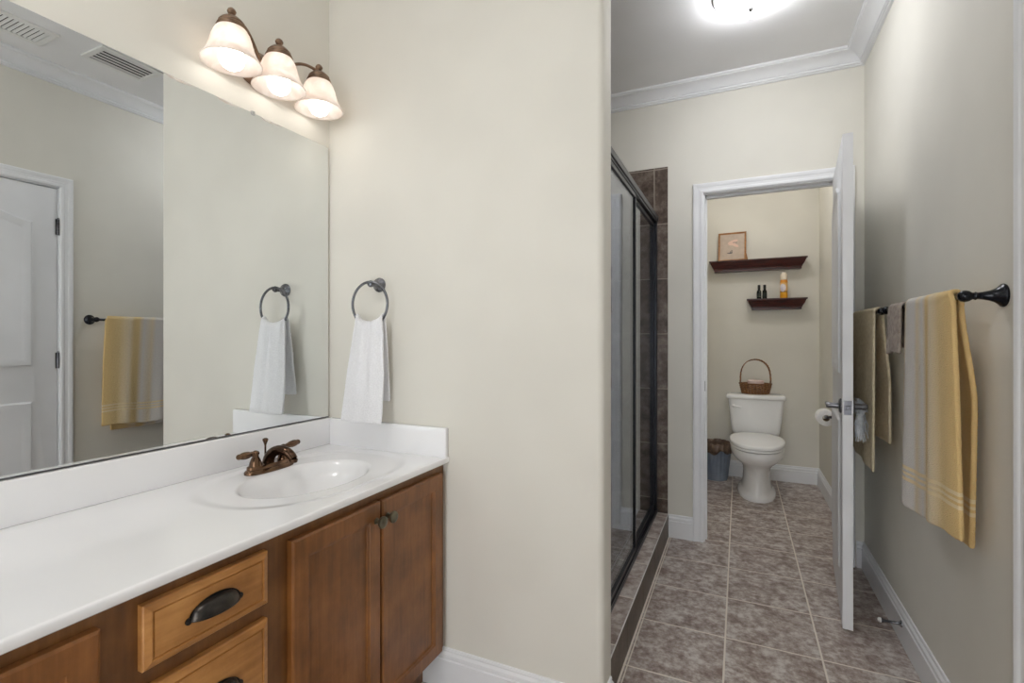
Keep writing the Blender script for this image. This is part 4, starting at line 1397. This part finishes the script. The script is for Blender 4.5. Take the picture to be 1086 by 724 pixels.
# wall shelves with a crown profile
SPROF = [(1.0, 0.0), (1.0, 0.010), (0.93, 0.013), (0.90, 0.022), (0.84, 0.040), (0.74, 0.060), (0.70, 0.068), (0.70, 0.072), (0.66, 0.076), (0.655, 0.092)]
def shelf(label, x0, x1, zt, dep=0.115):
    cx_ = (x0 + x1) / 2
    bm = NB()
    rows = []
    hw = (x1 - x0) / 2
    for k, dz in SPROF:
        off = (1 - k) * dep
        rows.append([(-hw + off, 0, -dz), (-hw + off, -dep * k, -dz), (hw - off, -dep * k, -dz), (hw - off, 0, -dz)])
    loft(bm, rows)
    o = link_mesh('wall_shelf', bm, M['shelf'], None, (cx_, YB - 0.0003, zt), smooth=25)
    return tag(o, label, 'shelf')
SH1, SH2 = 1.855, 1.523
SD = 0.115
sx = (YB - SD) / 4.62
shelf('long dark cherry wall shelf holding the picture frame', -0.236, 0.500, SH1)
shelf('short dark cherry wall shelf holding the bottles and spray can', 0.058, 0.500, SH2)

# picture frame leaning on the long shelf
pfr = thing('picture_frame', 'golden wooden picture frame with a pale print on the long shelf', 'picture frame', (-0.056, YB - 0.052, SH1 + 0.0005), radians(0))
pfr.rotation_euler = (radians(-8), 0, radians(-3))
fw_, fh_ = 0.110, 0.252
bm = NB()
FP = [(0, 0), (0, 0.010), (0.003, 0.014), (0.010, 0.012), (0.014, 0.008), (0.015, 0.0)]
mitre(bm, [(-fw_, 0), (-fw_, fh_), (fw_, fh_), (fw_, 0)], [(-o, d) for o, d in FP], lambda a, b, d: (a, -d, b), closed=True, side=1.0)
link_mesh('wood_moulding', bm, M['picture_wood'], pfr, smooth=30)
mp_ = new_mat('print_mat_board', rough=0.6)
n_, l_, b_ = nodes(mp_)
tc_ = n_.new('ShaderNodeTexCoord'); sp_ = n_.new('ShaderNodeSeparateXYZ'); l_.new(tc_.outputs['Object'], sp_.inputs[0])
add_noise(mp_, srgb(186, 168, 152), srgb(196, 178, 162), 30, 3)
bm = NB(); box(bm, -fw_ + 0.012, fw_ - 0.012, -0.006, -0.003, 0.012, fh_ - 0.012)
link_mesh('mat_board', bm, mp_, pfr)
bm = NB()
# pale shell-like motif with a darker stem, printed on the board
for cx_, cz_, a_, b2, rot in ((0.005, 0.168, 0.042, 0.016, 0.35), (0.024, 0.138, 0.030, 0.012, -0.5), (0.0, 0.150, 0.028, 0.012, 0.1)):
    vs = [bm.verts.new((cx_ + a_ * cos(t) * cos(rot) - b2 * sin(t) * sin(rot), -0.0064 - 0.0002 * cx_, cz_ + a_ * cos(t) * sin(rot) + b2 * sin(t) * cos(rot))) for t in [2 * pi * k / 20 for k in range(20)]]
    bm.faces.new(vs)
link_mesh('printed_motif', bm, new_mat('print_pink', srgb(222, 190, 174), 0.7), pfr)
pg_ = new_mat('print_grey', srgb(104, 98, 100), 0.7)
for nm_, rects_ in (('printed_boat', ((-0.040, 0.004, 0.070, 0.0755), (-0.006, 0.001, 0.075, 0.096), (-0.016, -0.010, 0.075, 0.086), (-0.030, 0.000, 0.0655, 0.0705))), ('printed_stroke', ((0.006, 0.040, 0.160, 0.165),))):
    bm = NB()
    for x0_, x1_, z0_, z1_ in rects_: box(bm, x0_, x1_, -0.0068, -0.0062, z0_, z1_)
    link_mesh(nm_, bm, pg_, pfr)
bm = NB(); loft(bm, [[(0.06, -0.002, 0.16), (0.09, -0.002, 0.16), (0.09, 0.001, 0.16), (0.06, 0.001, 0.16)], [(0.085, 0.030, 0.004), (0.125, 0.030, 0.004), (0.125, 0.033, 0.004), (0.085, 0.033, 0.004)]])
link_mesh('easel_leg', bm, M['picture_wood'], pfr)

# bottles and spray can on the short shelf
def dark_bottle(label, x, y):
    t = thing('bottle', label, 'bottle', (x, y, SH2 + 0.0004), 0, None)
    bm = NB(); lathe(bm, [(0, 0), (0.0165, 0), (0.0175, 0.002), (0.0175, 0.058), (0.016, 0.066), (0.0095, 0.076), (0.0085, 0.086), (0, 0.086)], 24)
    link_mesh('glass_body', bm, M['bottle'], t, smooth=40)
    bm = NB(); lathe(bm, [(0.0105, 0.080), (0.0108, 0.112), (0.009, 0.116), (0, 0.1165)], 20)
    link_mesh('cap', bm, M['cap'], t, smooth=40)
    bm = NB(); lathe(bm, [(0.0178, 0.014), (0.0178, 0.050)], 24, cap=False)
    link_mesh('label', bm, add_noise(new_mat('dark_label', rough=0.6), srgb(30, 36, 32), srgb(44, 50, 46), 60, 3), t, smooth=60)
dark_bottle('small dark bottle with black cap, left of the pair on the short shelf', 0.151, YB - 0.075)
dark_bottle('small dark bottle with black cap, right of the pair nearest the spray can', 0.193, YB - 0.074)
can = thing('spray_can', 'orange and yellow air freshener spray can with white cap on the short shelf', 'spray can', (0.333, YB - 0.075, SH2 + 0.0004))
bm = NB(); lathe(bm, [(0, 0.0), (0.0265, 0.0), (0.028, 0.003), (0.028, 0.136), (0.0265, 0.141), (0.021, 0.152), (0.019, 0.156), (0, 0.156)], 32)
cm = new_mat('orange_can_print', rough=0.3)
n_, l_, b_ = nodes(cm)
tc_ = n_.new('ShaderNodeTexCoord'); sp_ = n_.new('ShaderNodeSeparateXYZ'); l_.new(tc_.outputs['Object'], sp_.inputs[0])
rp_ = n_.new('ShaderNodeValToRGB'); mr_ = n_.new('ShaderNodeMapRange'); mr_.inputs[2].default_value = 0.156
l_.new(sp_.outputs[2], mr_.inputs[0]); l_.new(mr_.outputs[0], rp_.inputs[0]); l_.new(rp_.outputs[0], b_.inputs['Base Color'])
rp_.color_ramp.elements[0].color = srgb(232, 160, 30); rp_.color_ramp.elements[1].color = srgb(226, 150, 60)
for p_, c_ in ((0.28, srgb(236, 170, 40)), (0.33, srgb(120, 84, 50)), (0.38, srgb(222, 176, 110)), (0.75, srgb(226, 184, 120)), (0.85, srgb(214, 140, 40))):
    e_ = rp_.color_ramp.elements.new(p_); e_.color = c_
link_mesh('can_body', bm, cm, can, smooth=40)
bm = NB()
rows = []
for i in range(9):
    zz = 0.052 + 0.064 * i / 8
    hw = 0.85 * math.sqrt(max(0.0, 1 - ((i - 4) / 4.15) ** 2))
    rows.append([(0.0284 * sin(-0.35 + hw * (j - 4) / 4), -0.0284 * cos(-0.35 + hw * (j - 4) / 4), zz) for j in range(9)])
loft(bm, rows, closed_ring=False, cap=False)
link_mesh('label', bm, add_noise(new_mat('lavender_label', rough=0.4), srgb(208, 198, 212), srgb(232, 224, 230), 60, 3), can, smooth=60)
bm = NB(); lathe(bm, [(0.0250, 0.150), (0.0262, 0.154), (0.0262, 0.190), (0.0245, 0.196), (0.0190, 0.198), (0.0180, 0.206), (0.0150, 0.210), (0, 0.2105)], 28)
link_mesh('cap', bm, add_noise(new_mat('cream_cap', rough=0.4), srgb(238, 224, 204), srgb(244, 232, 214), 20, 2), can, smooth=40)
